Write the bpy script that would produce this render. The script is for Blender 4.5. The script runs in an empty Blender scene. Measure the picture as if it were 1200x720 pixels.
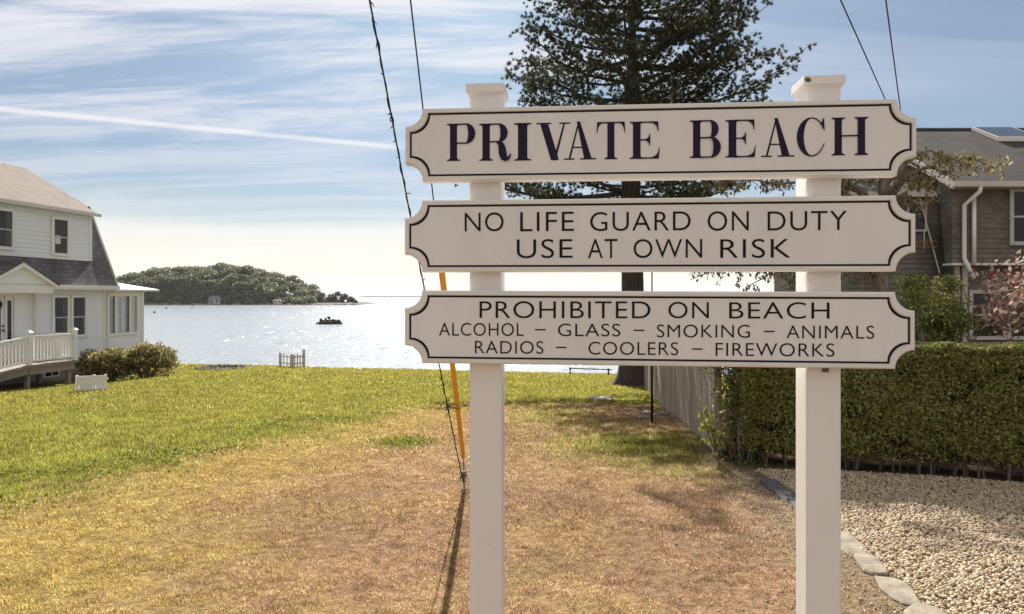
import bpy, math, random
import numpy as np
from mathutils import Vector, Matrix, noise as mnoise

# ------------------------------------------------------------------ camera
S = bpy.context.scene
COL = S.collection
F, CX, HZ, CAMZ = 812.0, 600.0, 348.0, 1.6
cam = bpy.data.cameras.new('camera')
cam.sensor_width = 36.0
cam.lens = F / 1200 * 36
cam.shift_y = -12 / 1200
cam.clip_start = 0.05
cam.clip_end = 30000
camo = bpy.data.objects.new('camera', cam)
camo.location = (0, 0, CAMZ)
camo.rotation_euler = (math.radians(90), 0, 0)
COL.objects.link(camo)
S.camera = camo

# ------------------------------------------------------------------ light
SUN_EL, SUN_AZ = math.radians(37.5), math.radians(-4)      # azimuth from +Y, clockwise
S.view_settings.view_transform = 'Standard'
S.view_settings.look = 'None'
S.view_settings.exposure = 1.15
S.view_settings.gamma = 1.0
S.view_settings.use_curve_mapping = False
sl = bpy.data.lights.new('sun', 'SUN')
sl.energy = 5.0
sl.angle = math.radians(0.5)
sl.color = (1.0, 0.93, 0.82)
so = bpy.data.objects.new('sun', sl)
sd = Vector((math.sin(SUN_AZ) * math.cos(SUN_EL), math.cos(SUN_AZ) * math.cos(SUN_EL), math.sin(SUN_EL)))
so.rotation_euler = sd.to_track_quat('Z', 'Y').to_euler()
COL.objects.link(so)

def pxdir(px, py):
    return Vector((px - CX, F, HZ - py)).normalized()

W = bpy.data.worlds.new('World')
S.world = W
W.use_nodes = True
def build_world():
    nt = W.node_tree
    N, L = nt.nodes, nt.links
    N.clear()
    def n(t, **k):
        o = N.new(t)
        for a, b in k.items(): setattr(o, a, b)
        return o
    def m(op, a, b=None, c=None, clamp=False):
        o = n('ShaderNodeMath', operation=op, use_clamp=clamp)
        for i, v in enumerate((a, b, c)):
            if v is None: continue
            if isinstance(v, (int, float)): o.inputs[i].default_value = v
            else: L.new(v, o.inputs[i])
        return o.outputs[0]
    def vm(op, a, b=None, out=0):
        o = n('ShaderNodeVectorMath', operation=op)
        for i, v in enumerate((a, b)):
            if v is None: continue
            if isinstance(v, (tuple, Vector)): o.inputs[i].default_value = tuple(v)
            else: L.new(v, o.inputs[i])
        return o.outputs[out]
    def mix(f, a, b):
        o = n('ShaderNodeMix', data_type='RGBA')
        if isinstance(f, (int, float)): o.inputs[0].default_value = f
        else: L.new(f, o.inputs[0])
        for i, v in ((6, a), (7, b)):
            if isinstance(v, tuple): o.inputs[i].default_value = (*v, 1)
            else: L.new(v, o.inputs[i])
        return o.outputs[2]
    def mr(v, a, b, c=0.0, d=1.0, smooth=True):
        o = n('ShaderNodeMapRange')
        o.interpolation_type = 'SMOOTHSTEP' if smooth else 'LINEAR'
        L.new(v, o.inputs[0])
        for i, x in enumerate((a, b, c, d)): o.inputs[i + 1].default_value = x
        return o.outputs[0]
    tc = n('ShaderNodeTexCoord').outputs['Generated']
    D = vm('NORMALIZE', tc)
    sep = n('ShaderNodeSeparateXYZ'); L.new(D, sep.inputs[0])
    x, y, z = sep.outputs
    sky = n('ShaderNodeTexSky', sky_type='NISHITA')
    sky.sun_disc = False
    sky.sun_elevation = SUN_EL
    sky.sun_rotation = SUN_AZ
    sky.altitude = 0
    sky.air_density = 1.0
    sky.dust_density = 1.2
    sky.ozone_density = 1.5
    raw = sky.outputs[0]
    # soft shoulder so the bright sun side keeps its colour
    den = vm('ADD', vm('MULTIPLY', raw, (.192, .117, .075)), (1, 1, 1))
    col = vm('DIVIDE', raw, den)
    # cirrus: noise on a high flat layer
    zz = m('MAXIMUM', m('ADD', z, .10), .03)
    px_ = m('DIVIDE', x, zz); py_ = m('DIVIDE', y, zz)
    cb = n('ShaderNodeCombineXYZ'); L.new(px_, cb.inputs[0]); L.new(py_, cb.inputs[1])
    mp = n('ShaderNodeMapping'); mp.inputs['Rotation'].default_value = (0, 0, math.radians(-62)); mp.inputs['Scale'].default_value = (.40, 2.0, 1)
    L.new(cb.outputs[0], mp.inputs[0])
    nz = n('ShaderNodeTexNoise'); nz.inputs['Scale'].default_value = 1.5; nz.inputs['Detail'].default_value = 7; nz.inputs['Roughness'].default_value = .66; nz.inputs['Distortion'].default_value = .7
    L.new(mp.outputs[0], nz.inputs['Vector'])
    mp2 = n('ShaderNodeMapping'); mp2.inputs['Location'].default_value = (3.1, .7, 0); mp2.inputs['Rotation'].default_value = (0, 0, math.radians(-25)); mp2.inputs['Scale'].default_value = (.35, .6, 1)
    L.new(cb.outputs[0], mp2.inputs[0])
    nz2 = n('ShaderNodeTexNoise'); nz2.inputs['Scale'].default_value = 1.0; nz2.inputs['Detail'].default_value = 3
    L.new(mp2.outputs[0], nz2.inputs['Vector'])
    streak = mr(nz.outputs[0], .36, .62)
    # the veil is thickest up and to the left of the sun side, thin to the right
    veil = mr(m('ADD', m('MULTIPLY', x, -.55), m('MULTIPLY', m('SUBTRACT', nz2.outputs[0], .5), .9)), -.26, .10)
    up = mr(z, .12, .34)
    cf = m('MULTIPLY', m('MULTIPLY', streak, m('ADD', .12, m('MULTIPLY', veil, .78))), m('ADD', .35, m('MULTIPLY', up, .65)))
    col = mix(cf, col, (7.3, 7.2, 7.6))
    # pale haze bank low over the sea
    low = m('MULTIPLY', mr(z, .0, .20, 1.0, 0.0), mr(y, -.2, .5))
    col = mix(m('MULTIPLY', low, .62), col, (8.8, 8.4, 7.4))
    bank = m('MULTIPLY', mr(m('ADD', z, m('MULTIPLY', m('SUBTRACT', nz2.outputs[0], .5), .05)), .085, .115, 1.0, 0.0), mr(y, -.2, .5))
    col = mix(m('MULTIPLY', bank, .5), col, (9.0, 8.6, 7.6))
    # vapour trail: a great circle through two directions
    d1, d2 = pxdir(0, 128), pxdir(468, 173)
    nn = d1.cross(d2).normalized(); e = (d2 - d1 * d1.dot(d2)).normalized()
    off = m('ADD', vm('DOT_PRODUCT', D, nn, 1), m('MULTIPLY', m('SUBTRACT', nz.outputs[0], .5), .004))
    along = vm('DOT_PRODUCT', D, e, 1)
    w = m('MULTIPLY', mr(m('ABSOLUTE', off), .0008, .0052, 1.0, 0.0), mr(along, d2.dot(e) - .02, d2.dot(e) + .01, 1.0, 0.0))
    w = m('MULTIPLY', w, mr(y, .2, .4))
    w = m('MULTIPLY', w, mr(nz.outputs[0], .25, .6, .55, 1.0))
    col = mix(m('MULTIPLY', w, .62), col, (8.2, 8.0, 8.0))
    # unseen bright cloud added behind the viewer to fill the shaded sign front
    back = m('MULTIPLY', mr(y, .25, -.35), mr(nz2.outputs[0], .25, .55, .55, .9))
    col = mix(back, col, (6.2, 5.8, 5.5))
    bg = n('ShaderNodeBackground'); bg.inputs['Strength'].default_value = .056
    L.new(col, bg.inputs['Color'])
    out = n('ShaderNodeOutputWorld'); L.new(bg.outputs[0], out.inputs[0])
build_world()

# ------------------------------------------------------------------ helpers
rng = np.random.default_rng(11)
random.seed(5)

def tag(o, label=None, cat=None, group=None, kind=None):
    if label: o['label'] = label
    if cat: o['category'] = cat
    if group: o['group'] = group
    if kind: o['kind'] = kind
    return o

def empty(name, loc, label, cat, group=None):
    o = bpy.data.objects.new(name, None)
    o.empty_display_size = .2
    COL.objects.link(o)
    o.location = loc
    return tag(o, label, cat, group)

def base_of(p):
    v = Vector((0, 0, 0))
    while p is not None:
        v = v + p.location
        p = p.parent
    return v

def raw_obj(name, V, loops, starts, totals, mat, parent=None, smooth=False, fcol=None, origin=None):
    V = np.asarray(V, dtype=np.float32).reshape(-1, 3)
    b = base_of(parent) if parent is not None else Vector((0, 0, 0))
    o_ = Vector(origin) if origin is not None else Vector((0, 0, 0))
    if parent is None: V = V - np.array(o_, dtype=np.float32)
    else: V = V - np.array(b, dtype=np.float32)
    me = bpy.data.meshes.new(name)
    me.vertices.add(len(V)); me.vertices.foreach_set('co', V.ravel())
    loops = np.asarray(loops, dtype=np.int32)
    me.loops.add(len(loops)); me.loops.foreach_set('vertex_index', loops)
    me.polygons.add(len(starts))
    me.polygons.foreach_set('loop_start', np.asarray(starts, dtype=np.int32))
    if smooth: me.polygons.foreach_set('use_smooth', np.ones(len(starts), dtype=bool))
    else: me.polygons.foreach_set('use_smooth', np.zeros(len(starts), dtype=bool))
    if fcol is not None:
        a = me.attributes.new('tint', 'FLOAT_COLOR', 'FACE')
        c = np.ones((len(starts), 4), dtype=np.float32); c[:, :3] = fcol
        a.data.foreach_set('color', c.ravel())
    me.update(calc_edges=True)
    me.validate()
    if mat is not None: me.materials.append(mat)
    o = bpy.data.objects.new(name, me)
    COL.objects.link(o)
    if parent is not None: o.parent = parent
    elif origin is not None: o.location = o_
    return o

class MB:
    """collects shapes, world coordinates (through an optional frame)"""
    def __init__(s, xf=None): s.V, s.F, s.xf = [], [], xf
    def v(s, p):
        p = s.xf(*p) if s.xf else p
        s.V.append((p[0], p[1], p[2])); return len(s.V) - 1
    def poly(s, pts): s.F.append([s.v(p) for p in pts]); return s
    def box(s, x0, x1, y0, y1, z0, z1):
        i = [s.v(p) for p in ((x0,y0,z0),(x1,y0,z0),(x1,y1,z0),(x0,y1,z0),(x0,y0,z1),(x1,y0,z1),(x1,y1,z1),(x0,y1,z1))]
        for f in ((0,3,2,1),(4,5,6,7),(0,1,5,4),(1,2,6,5),(2,3,7,6),(3,0,4,7)): s.F.append([i[k] for k in f])
        return s
    def bbox(s, x0, x1, y0, y1, z0, z1, b):
        """box with chamfered vertical edges and top"""
        r0 = [(x0+b,y0),(x1-b,y0),(x1,y0+b),(x1,y1-b),(x1-b,y1),(x0+b,y1),(x0,y1-b),(x0,y0+b)]
        return s.stack([[(p[0],p[1],z0) for p in r0], [(p[0],p[1],z1-b) for p in r0],
                        [(min(max(p[0],x0+b),x1-b), min(max(p[1],y0+b),y1-b), z1) for p in r0]])
    def stack(s, rings, caps=True, close=True):
        I = [[s.v(p) for p in r] for r in rings]
        n = len(I[0])
        for a, b in zip(I, I[1:]):
            for k in range(n if close else n - 1):
                j = (k + 1) % n
                s.F.append([a[k], a[j], b[j], b[k]])
        if caps:
            s.F.append(I[0][::-1]); s.F.append(I[-1])
        return s
    def prism(s, poly, fn, d0, d1):
        """poly 2-D outline, fn(a,b,d) -> point"""
        return s.stack([[fn(a, b, d0) for a, b in poly], [fn(a, b, d1) for a, b in poly]])
    def tube(s, pts, rad, n=6, caps=True):
        pts = [Vector(p) for p in pts]
        if not hasattr(rad, '__len__'): rad = [rad] * len(pts)
        rings = []
        t0 = (pts[1] - pts[0]).normalized()
        ref = Vector((0, 0, 1)) if abs(t0.z) < .9 else Vector((1, 0, 0))
        for i, p in enumerate(pts):
            t = (pts[min(i+1, len(pts)-1)] - pts[max(i-1, 0)]).normalized()
            a = t.cross(ref)
            if a.length < 1e-4: a = t.orthogonal()
            a.normalize(); b = t.cross(a)
            rings.append([tuple(p + (a * math.cos(k*2*math.pi/n) + b * math.sin(k*2*math.pi/n)) * rad[i]) for k in range(n)])
        return s.stack(rings, caps)
    def lap(s, u0, u1, z0, z1, d, step, out, ax='x'):
        """clapboard wall facing -d direction: sawtooth strips; point order (u, d, z)"""
        k = max(1, round((z1 - z0) / step)); h = (z1 - z0) / k
        for i in range(k):
            a, b = z0 + i*h, z0 + (i+1)*h
            s.poly([(u0, d-out, a), (u1, d-out, a), (u1, d-.002, b), (u0, d-.002, b)])
            s.poly([(u0, d, a), (u1, d, a), (u1, d-out, a), (u0, d-out, a)])
        return s
    def build(s, name, mat, parent=None, smooth=False, origin=None):
        loops, starts = [], []
        for f in s.F:
            starts.append(len(loops)); loops.extend(f)
        return raw_obj(name, s.V, loops, starts, None, mat, parent, smooth, origin=origin)

def quads_obj(name, V4, mat, parent=None, fcol=None, nv=4, smooth=False, origin=None):
    n = len(V4)
    return raw_obj(name, V4.reshape(-1, 3), np.arange(n*nv), np.arange(n)*nv, None, mat, parent, smooth, fcol, origin)

def unit(a): return a / np.maximum(np.linalg.norm(a, axis=-1, keepdims=True), 1e-9)

def leaf_quads(P, length, width, axis=None, spread=1.0, r=rng, fold=.0):
    """diamond leaves at P; axis = preferred direction of the leaf's length"""
    n = len(P)
    a = r.normal(size=(n, 3))
    if axis is not None: a = unit(axis) + unit(a) * spread
    a = unit(a)
    b = unit(np.cross(a, r.normal(size=(n, 3))))
    L = (length * r.uniform(.7, 1.3, (n, 1))); Wd = width * r.uniform(.7, 1.3, (n, 1))
    return np.stack([P - a*L*.5, P + b*Wd*.5, P + a*L*.5, P - b*Wd*.5], axis=1)

def tints(n, cols, weights, jit=.18, r=rng):
    cols = np.array(cols); k = r.choice(len(cols), n, p=np.array(weights)/sum(weights))
    return np.clip(cols[k] * (1 + r.normal(size=(n, 1)) * jit), .004, .9)

_tab = np.random.default_rng(3).random((256, 256))
def vn(x, y):
    xi, yi = np.floor(x).astype(int), np.floor(y).astype(int)
    fx, fy = x - xi, y - yi
    fx, fy = fx*fx*(3-2*fx), fy*fy*(3-2*fy)
    g = lambda a, b: _tab[a & 255, b & 255]
    return (g(xi,yi)*(1-fx)+g(xi+1,yi)*fx)*(1-fy) + (g(xi,yi+1)*(1-fx)+g(xi+1,yi+1)*fx)*fy
def fbm(x, y, o=4):
    s, a, t = 0, .5, 0
    for i in range(o):
        s = s + a*vn(x*2**i + 17*i, y*2**i - 9*i); t += a; a *= .5
    return s / t
def sm(a, b, x):
    t = np.clip((x - a)/(b - a), 0, 1); return t*t*(3-2*t)

# ------------------------------------------------------------------ materials
def mat(name, col=(.5,.5,.5), rough=.6, metal=0.0, spec=.5, var=.0, vscale=3.0, bump=0.0, bscale=40.0, bdist=.01, tint=False, transl=0.0, tcol=None, coat=0.0, vcol=None, stretch=None, detail=5):
    m_ = bpy.data.materials.new(name); m_.use_nodes = True
    nt = m_.node_tree; N, L = nt.nodes, nt.links
    p = N['Principled BSDF']
    p.inputs['Base Color'].default_value = (*col, 1); p.inputs['Roughness'].default_value = rough
    p.inputs['Metallic'].default_value = metal; p.inputs['Specular IOR Level'].default_value = spec
    p.inputs['Coat Weight'].default_value = coat
    src = None
    vec = None
    if var or bump:
        tc = N.new('ShaderNodeTexCoord'); vec = tc.outputs['Object']
        if stretch:
            mp = N.new('ShaderNodeMapping'); mp.inputs['Scale'].default_value = stretch
            L.new(vec, mp.inputs[0]); vec = mp.outputs[0]
    if tint:
        at = N.new('ShaderNodeAttribute'); at.attribute_name = 'tint'; src = at.outputs['Color']
    if var:
        nz = N.new('ShaderNodeTexNoise'); nz.inputs['Scale'].default_value = vscale; nz.inputs['Detail'].default_value = detail; nz.inputs['Roughness'].default_value = .62
        L.new(vec, nz.inputs['Vector'])
        mr = N.new('ShaderNodeMapRange'); mr.inputs[1].default_value = .3; mr.inputs[2].default_value = .7
        L.new(nz.outputs[0], mr.inputs[0])
        mx = N.new('ShaderNodeMix'); mx.data_type = 'RGBA'
        L.new(mr.outputs[0], mx.inputs[0])
        if src is None:
            c2 = vcol if vcol else tuple(c*(1-var) for c in col)
            mx.inputs[6].default_value = (*c2, 1); mx.inputs[7].default_value = (*col, 1)
        else:
            mul = N.new('ShaderNodeMix'); mul.data_type = 'RGBA'; mul.blend_type = 'MULTIPLY'; mul.inputs[0].default_value = 1
            L.new(src, mul.inputs[6]); mul.inputs[7].default_value = (1-var, 1-var, 1-var, 1)
            L.new(mul.outputs[2], mx.inputs[6]); L.new(src, mx.inputs[7])
        src = mx.outputs[2]
    if src is not None: L.new(src, p.inputs['Base Color'])
    if bump:
        nb = N.new('ShaderNodeTexNoise'); nb.inputs['Scale'].default_value = bscale; nb.inputs['Detail'].default_value = 4
        L.new(vec, nb.inputs['Vector'])
        bp = N.new('ShaderNodeBump'); bp.inputs['Strength'].default_value = bump; bp.inputs['Distance'].default_value = bdist
        L.new(nb.outputs[0], bp.inputs['Height']); L.new(bp.outputs[0], p.inputs['Normal'])
    if transl:
        tr = N.new('ShaderNodeBsdfTranslucent')
        if tcol: tr.inputs[0].default_value = (*tcol, 1)
        elif src is not None:
            g = N.new('ShaderNodeGamma'); g.inputs[1].default_value = .8; L.new(src, g.inputs[0]); L.new(g.outputs[0], tr.inputs[0])
        else: tr.inputs[0].default_value = (*col, 1)
        ms = N.new('ShaderNodeMixShader'); ms.inputs[0].default_value = transl
        L.new(p.outputs[0], ms.inputs[1]); L.new(tr.outputs[0], ms.inputs[2])
        L.new(ms.outputs[0], N['Material Output'].inputs['Surface'])
    return m_

def shingle_mat(name, c1, c2, cm, sx, sz, axes='xz', bump=.5, stain=.25):
    """brick pattern of overlapping shingles; axes pick which object axes run along / up the courses"""
    m_ = bpy.data.materials.new(name); m_.use_nodes = True
    nt = m_.node_tree; N, L = nt.nodes, nt.links; p = N['Principled BSDF']
    p.inputs['Roughness'].default_value = .85; p.inputs['Specular IOR Level'].default_value = .25
    tc = N.new('ShaderNodeTexCoord'); sp = N.new('ShaderNodeSeparateXYZ'); L.new(tc.outputs['Object'], sp.inputs[0])
    cb = N.new('ShaderNodeCombineXYZ')
    if axes == 'dz':
        ad = N.new('ShaderNodeMath'); ad.operation = 'ADD'; L.new(sp.outputs[0], ad.inputs[0]); L.new(sp.outputs[1], ad.inputs[1]); L.new(ad.outputs[0], cb.inputs[0])
    else: L.new(sp.outputs['xyz'.index(axes[0])], cb.inputs[0])
    L.new(sp.outputs['xyz'.index(axes[1])], cb.inputs[1])
    bk = N.new('ShaderNodeTexBrick'); bk.inputs['Scale'].default_value = 1
    bk.inputs['Brick Width'].default_value = sx; bk.inputs['Row Height'].default_value = sz
    bk.inputs['Mortar Size'].default_value = sz*.05; bk.inputs['Mortar Smooth'].default_value = .2
    bk.inputs['Color1'].default_value = (*c1, 1); bk.inputs['Color2'].default_value = (*c2, 1); bk.inputs['Mortar'].default_value = (*cm, 1)
    L.new(cb.outputs[0], bk.inputs['Vector'])
    nz = N.new('ShaderNodeTexNoise'); nz.inputs['Scale'].default_value = 1.3; nz.inputs['Detail'].default_value = 6
    L.new(tc.outputs['Object'], nz.inputs['Vector'])
    mr = N.new('ShaderNodeMapRange'); mr.inputs[1].default_value = .3; mr.inputs[2].default_value = .7; mr.inputs[3].default_value = 1-stain; mr.inputs[4].default_value = 1+stain
    L.new(nz.outputs[0], mr.inputs[0])
    vm = N.new('ShaderNodeVectorMath'); vm.operation = 'SCALE'; L.new(bk.outputs[0], vm.inputs[0]); L.new(mr.outputs[0], vm.inputs['Scale'])
    L.new(vm.outputs[0], p.inputs['Base Color'])
    bp = N.new('ShaderNodeBump'); bp.inputs['Strength'].default_value = bump; bp.inputs['Distance'].default_value = .01; bp.invert = True
    L.new(bk.outputs['Fac'], bp.inputs['Height']); L.new(bp.outputs[0], p.inputs['Normal'])
    return m_

M = {}
M['sign_paint'] = mat('sign_paint', (.75, .73, .735), .5, var=.09, vscale=5, stretch=(1, 1, .35), bump=.06, bscale=60, bdist=.002)
M['sign_edge'] = mat('sign_edge', (.74, .73, .70), .45, var=.10, vscale=9)
M['post_paint'] = mat('post_paint', (.77, .745, .73), .4, var=.06, vscale=4, stretch=(1,1,.25))
def specks(m_, scale=170, thr=.755, k=.68):
    """tiny sparse flecks of dirt on painted wood"""
    nt = m_.node_tree; N, L = nt.nodes, nt.links; p = N['Principled BSDF']; src = p.inputs['Base Color'].links[0].from_socket
    tc = N.new('ShaderNodeTexCoord'); nz = N.new('ShaderNodeTexNoise'); nz.inputs['Scale'].default_value = scale; nz.inputs['Detail'].default_value = 1
    n2 = N.new('ShaderNodeTexNoise'); n2.inputs['Scale'].default_value = 5; n2.inputs['Detail'].default_value = 3
    L.new(tc.outputs['Object'], nz.inputs['Vector']); L.new(tc.outputs['Object'], n2.inputs['Vector'])
    ad = N.new('ShaderNodeMath'); ad.operation = 'MULTIPLY_ADD'; L.new(n2.outputs[0], ad.inputs[0]); ad.inputs[1].default_value = .5; L.new(nz.outputs[0], ad.inputs[2])
    mr = N.new('ShaderNodeMapRange'); mr.inputs[1].default_value = thr + .25; mr.inputs[2].default_value = thr + .32; mr.inputs[3].default_value = 1; mr.inputs[4].default_value = k
    L.new(ad.outputs[0], mr.inputs[0])
    sc = N.new('ShaderNodeVectorMath'); sc.operation = 'SCALE'; L.new(src, sc.inputs[0]); L.new(mr.outputs[0], sc.inputs['Scale']); L.new(sc.outputs[0], p.inputs['Base Color'])
for k_ in ('sign_paint', 'sign_edge', 'post_paint'): specks(M[k_])
M['navy'] = mat('navy_paint', (.013, .009, .032), .6, spec=.2)
M['black'] = mat('black_paint', (.007, .006, .008), .6, spec=.2)
M['stain'] = mat('lichen', (.12, .10, .08), .9)
M['white'] = mat('white_paint', (.80, .80, .78), .5, var=.05, vscale=2)
M['white_siding'] = mat('white_siding', (.82, .84, .88), .5, var=.04, vscale=1.2)
M['vinyl'] = mat('white_vinyl', (.82, .82, .80), .35)
M['deck'] = mat('weathered_deck', (.33, .29, .25), .8, var=.35, vscale=6)
M['glass'] = mat('window_glass', (.012, .014, .015), .03, spec=.35)
M['glass2'] = mat('window_glass_soft', (.05, .055, .06), .06, spec=.6)
M['curtain'] = mat('curtain', (.62, .68, .62), .8)
M['drape'] = mat('drape', (.13, .14, .13), .7, var=.4, vscale=12, stretch=(6, 6, .4))
M['door'] = mat('door_paint', (.72, .71, .66), .5)
M['dark_metal'] = mat('dark_metal', (.02, .02, .02), .5, metal=.4)
M['found'] = mat('foundation', (.33, .31, .29), .9, var=.3, vscale=3, bump=.3)
M['roof_tan'] = mat('tan_roof', (.215, .18, .155), .9, var=.35, vscale=3.5, bump=.6, bscale=45, bdist=.01, spec=.2)
M['roof_grey'] = shingle_mat('grey_roof', (.17, .16, .165), (.12, .115, .12), (.06, .055, .055), .3, .15, 'dz', stain=.3)
M['roof_house'] = shingle_mat('dark_roof', (.070, .066, .060), (.050, .047, .043), (.036, .032, .03), .5, .10, 'xz', stain=.25, bump=.3)
M['shingle'] = shingle_mat('wall_shingle', (.175, .165, .145), (.135, .126, .11), (.10, .092, .08), .21, .125, 'xz', stain=.35, bump=.25)
M['shingle_side'] = shingle_mat('wall_shingle_side', (.175, .165, .145), (.135, .126, .11), (.10, .092, .08), .21, .125, 'yz', stain=.35, bump=.25)
M['grey_trim'] = mat('grey_trim', (.50, .48, .45), .6, var=.1)
M['gutter'] = mat('gutter_paint', (.66, .64, .60), .45, var=.12, vscale=2)
M['bark'] = mat('bark', (.075, .058, .048), .95, var=.6, vscale=9, bump=.9, bscale=14, bdist=.05, stretch=(1, 1, .22))
M['bark_light'] = mat('bark_light', (.30, .26, .20), .9, var=.6, vscale=14, bump=.6, bscale=25, bdist=.02)
M['twig'] = mat('twig', (.16, .13, .10), .9, var=.3, vscale=8)
M['needles'] = mat('needles', (.05, .07, .03), .7, tint=True, transl=.28, spec=.2)
M['leaf'] = mat('leaf', (.1, .12, .03), .55, tint=True, transl=.38, spec=.35)
M['hedge'] = mat('hedge_leaf', (.1, .12, .03), .45, tint=True, transl=.5, spec=.35)
M['grass'] = mat('grass_blades', (.2, .2, .05), .9, tint=True, transl=.5, spec=.0)
M['wood'] = mat('grey_board', (.37, .31, .245), .85, var=.45, vscale=5, bump=.4, bscale=30, bdist=.006, stretch=(6, 6, .5))
M['wire'] = mat('wire', (.012, .012, .012), .6)
M['vine_stem'] = mat('vine_stem', (.02, .016, .012), .9)
M['yellow'] = mat('yellow_guard', (.80, .36, .012), .4, var=.12, vscale=4)
M['galv'] = mat('galvanised', (.25, .24, .23), .55, metal=.6)
M['white_cable'] = mat('white_cable', (.6, .6, .58), .5)
M['stone'] = mat('edging_stone', (.29, .25, .185), .9, var=.55, vscale=7, bump=.6, bscale=18, bdist=.02)
M['bluestone'] = mat('bluestone', (.12, .118, .128), .95, spec=.15, var=.3, vscale=7, bump=.5, bscale=18, bdist=.02)
M['pebble'] = mat('pebble', (.4, .35, .28), .75, tint=True, var=.18, vscale=60)
M['rock'] = mat('shore_rock', (.33, .30, .27), .9, var=.5, vscale=.35, bump=.5, bscale=1.5, bdist=.3)
M['dark_rock'] = mat('dark_rock', (.045, .042, .038), .9, var=.5, vscale=1.2, bump=.6, bscale=3, bdist=.2)
M['island'] = mat('island_soil', (.06, .065, .045), .95, var=.4, vscale=.08)
M['mulch'] = mat('mulch', (.085, .06, .045), .95, var=.5, vscale=9, bump=.8, bscale=20, bdist=.05)
M['far'] = mat('far_land', (.16, .17, .18), .95)
M['rust'] = mat('rust', (.33, .13, .05), .8)
M['sand'] = mat('sand', (.42, .36, .27), .95, var=.2, vscale=.5)

def ground_mat():
    m_ = mat('ground', (.2, .2, .1), 1.0, tint=False, spec=.0)
    nt = m_.node_tree; N, L = nt.nodes, nt.links; p = N['Principled BSDF']
    at = N.new('ShaderNodeAttribute'); at.attribute_name = 'zone'
    tc = N.new('ShaderNodeTexCoord')
    nz = N.new('ShaderNodeTexNoise'); nz.inputs['Scale'].default_value = 14; nz.inputs['Detail'].default_value = 8; nz.inputs['Roughness'].default_value = .7
    L.new(tc.outputs['Object'], nz.inputs['Vector'])
    mr = N.new('ShaderNodeMapRange'); mr.inputs[1].default_value = .3; mr.inputs[2].default_value = .7; mr.inputs[3].default_value = .25; mr.inputs[4].default_value = .85
    L.new(nz.outputs[0], mr.inputs[0])
    vm = N.new('ShaderNodeVectorMath'); vm.operation = 'SCALE'; L.new(at.outputs['Color'], vm.inputs[0]); L.new(mr.outputs[0], vm.inputs['Scale'])
    L.new(vm.outputs[0], p.inputs['Base Color'])
    nb = N.new('ShaderNodeTexNoise'); nb.inputs['Scale'].default_value = 45; nb.inputs['Detail'].default_value = 5
    L.new(tc.outputs['Object'], nb.inputs['Vector'])
    bp = N.new('ShaderNodeBump'); bp.inputs['Strength'].default_value = .8; bp.inputs['Distance'].default_value = .03
    L.new(nb.outputs[0], bp.inputs['Height']); L.new(bp.outputs[0], p.inputs['Normal'])
    return m_
M['ground'] = ground_mat()

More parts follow.
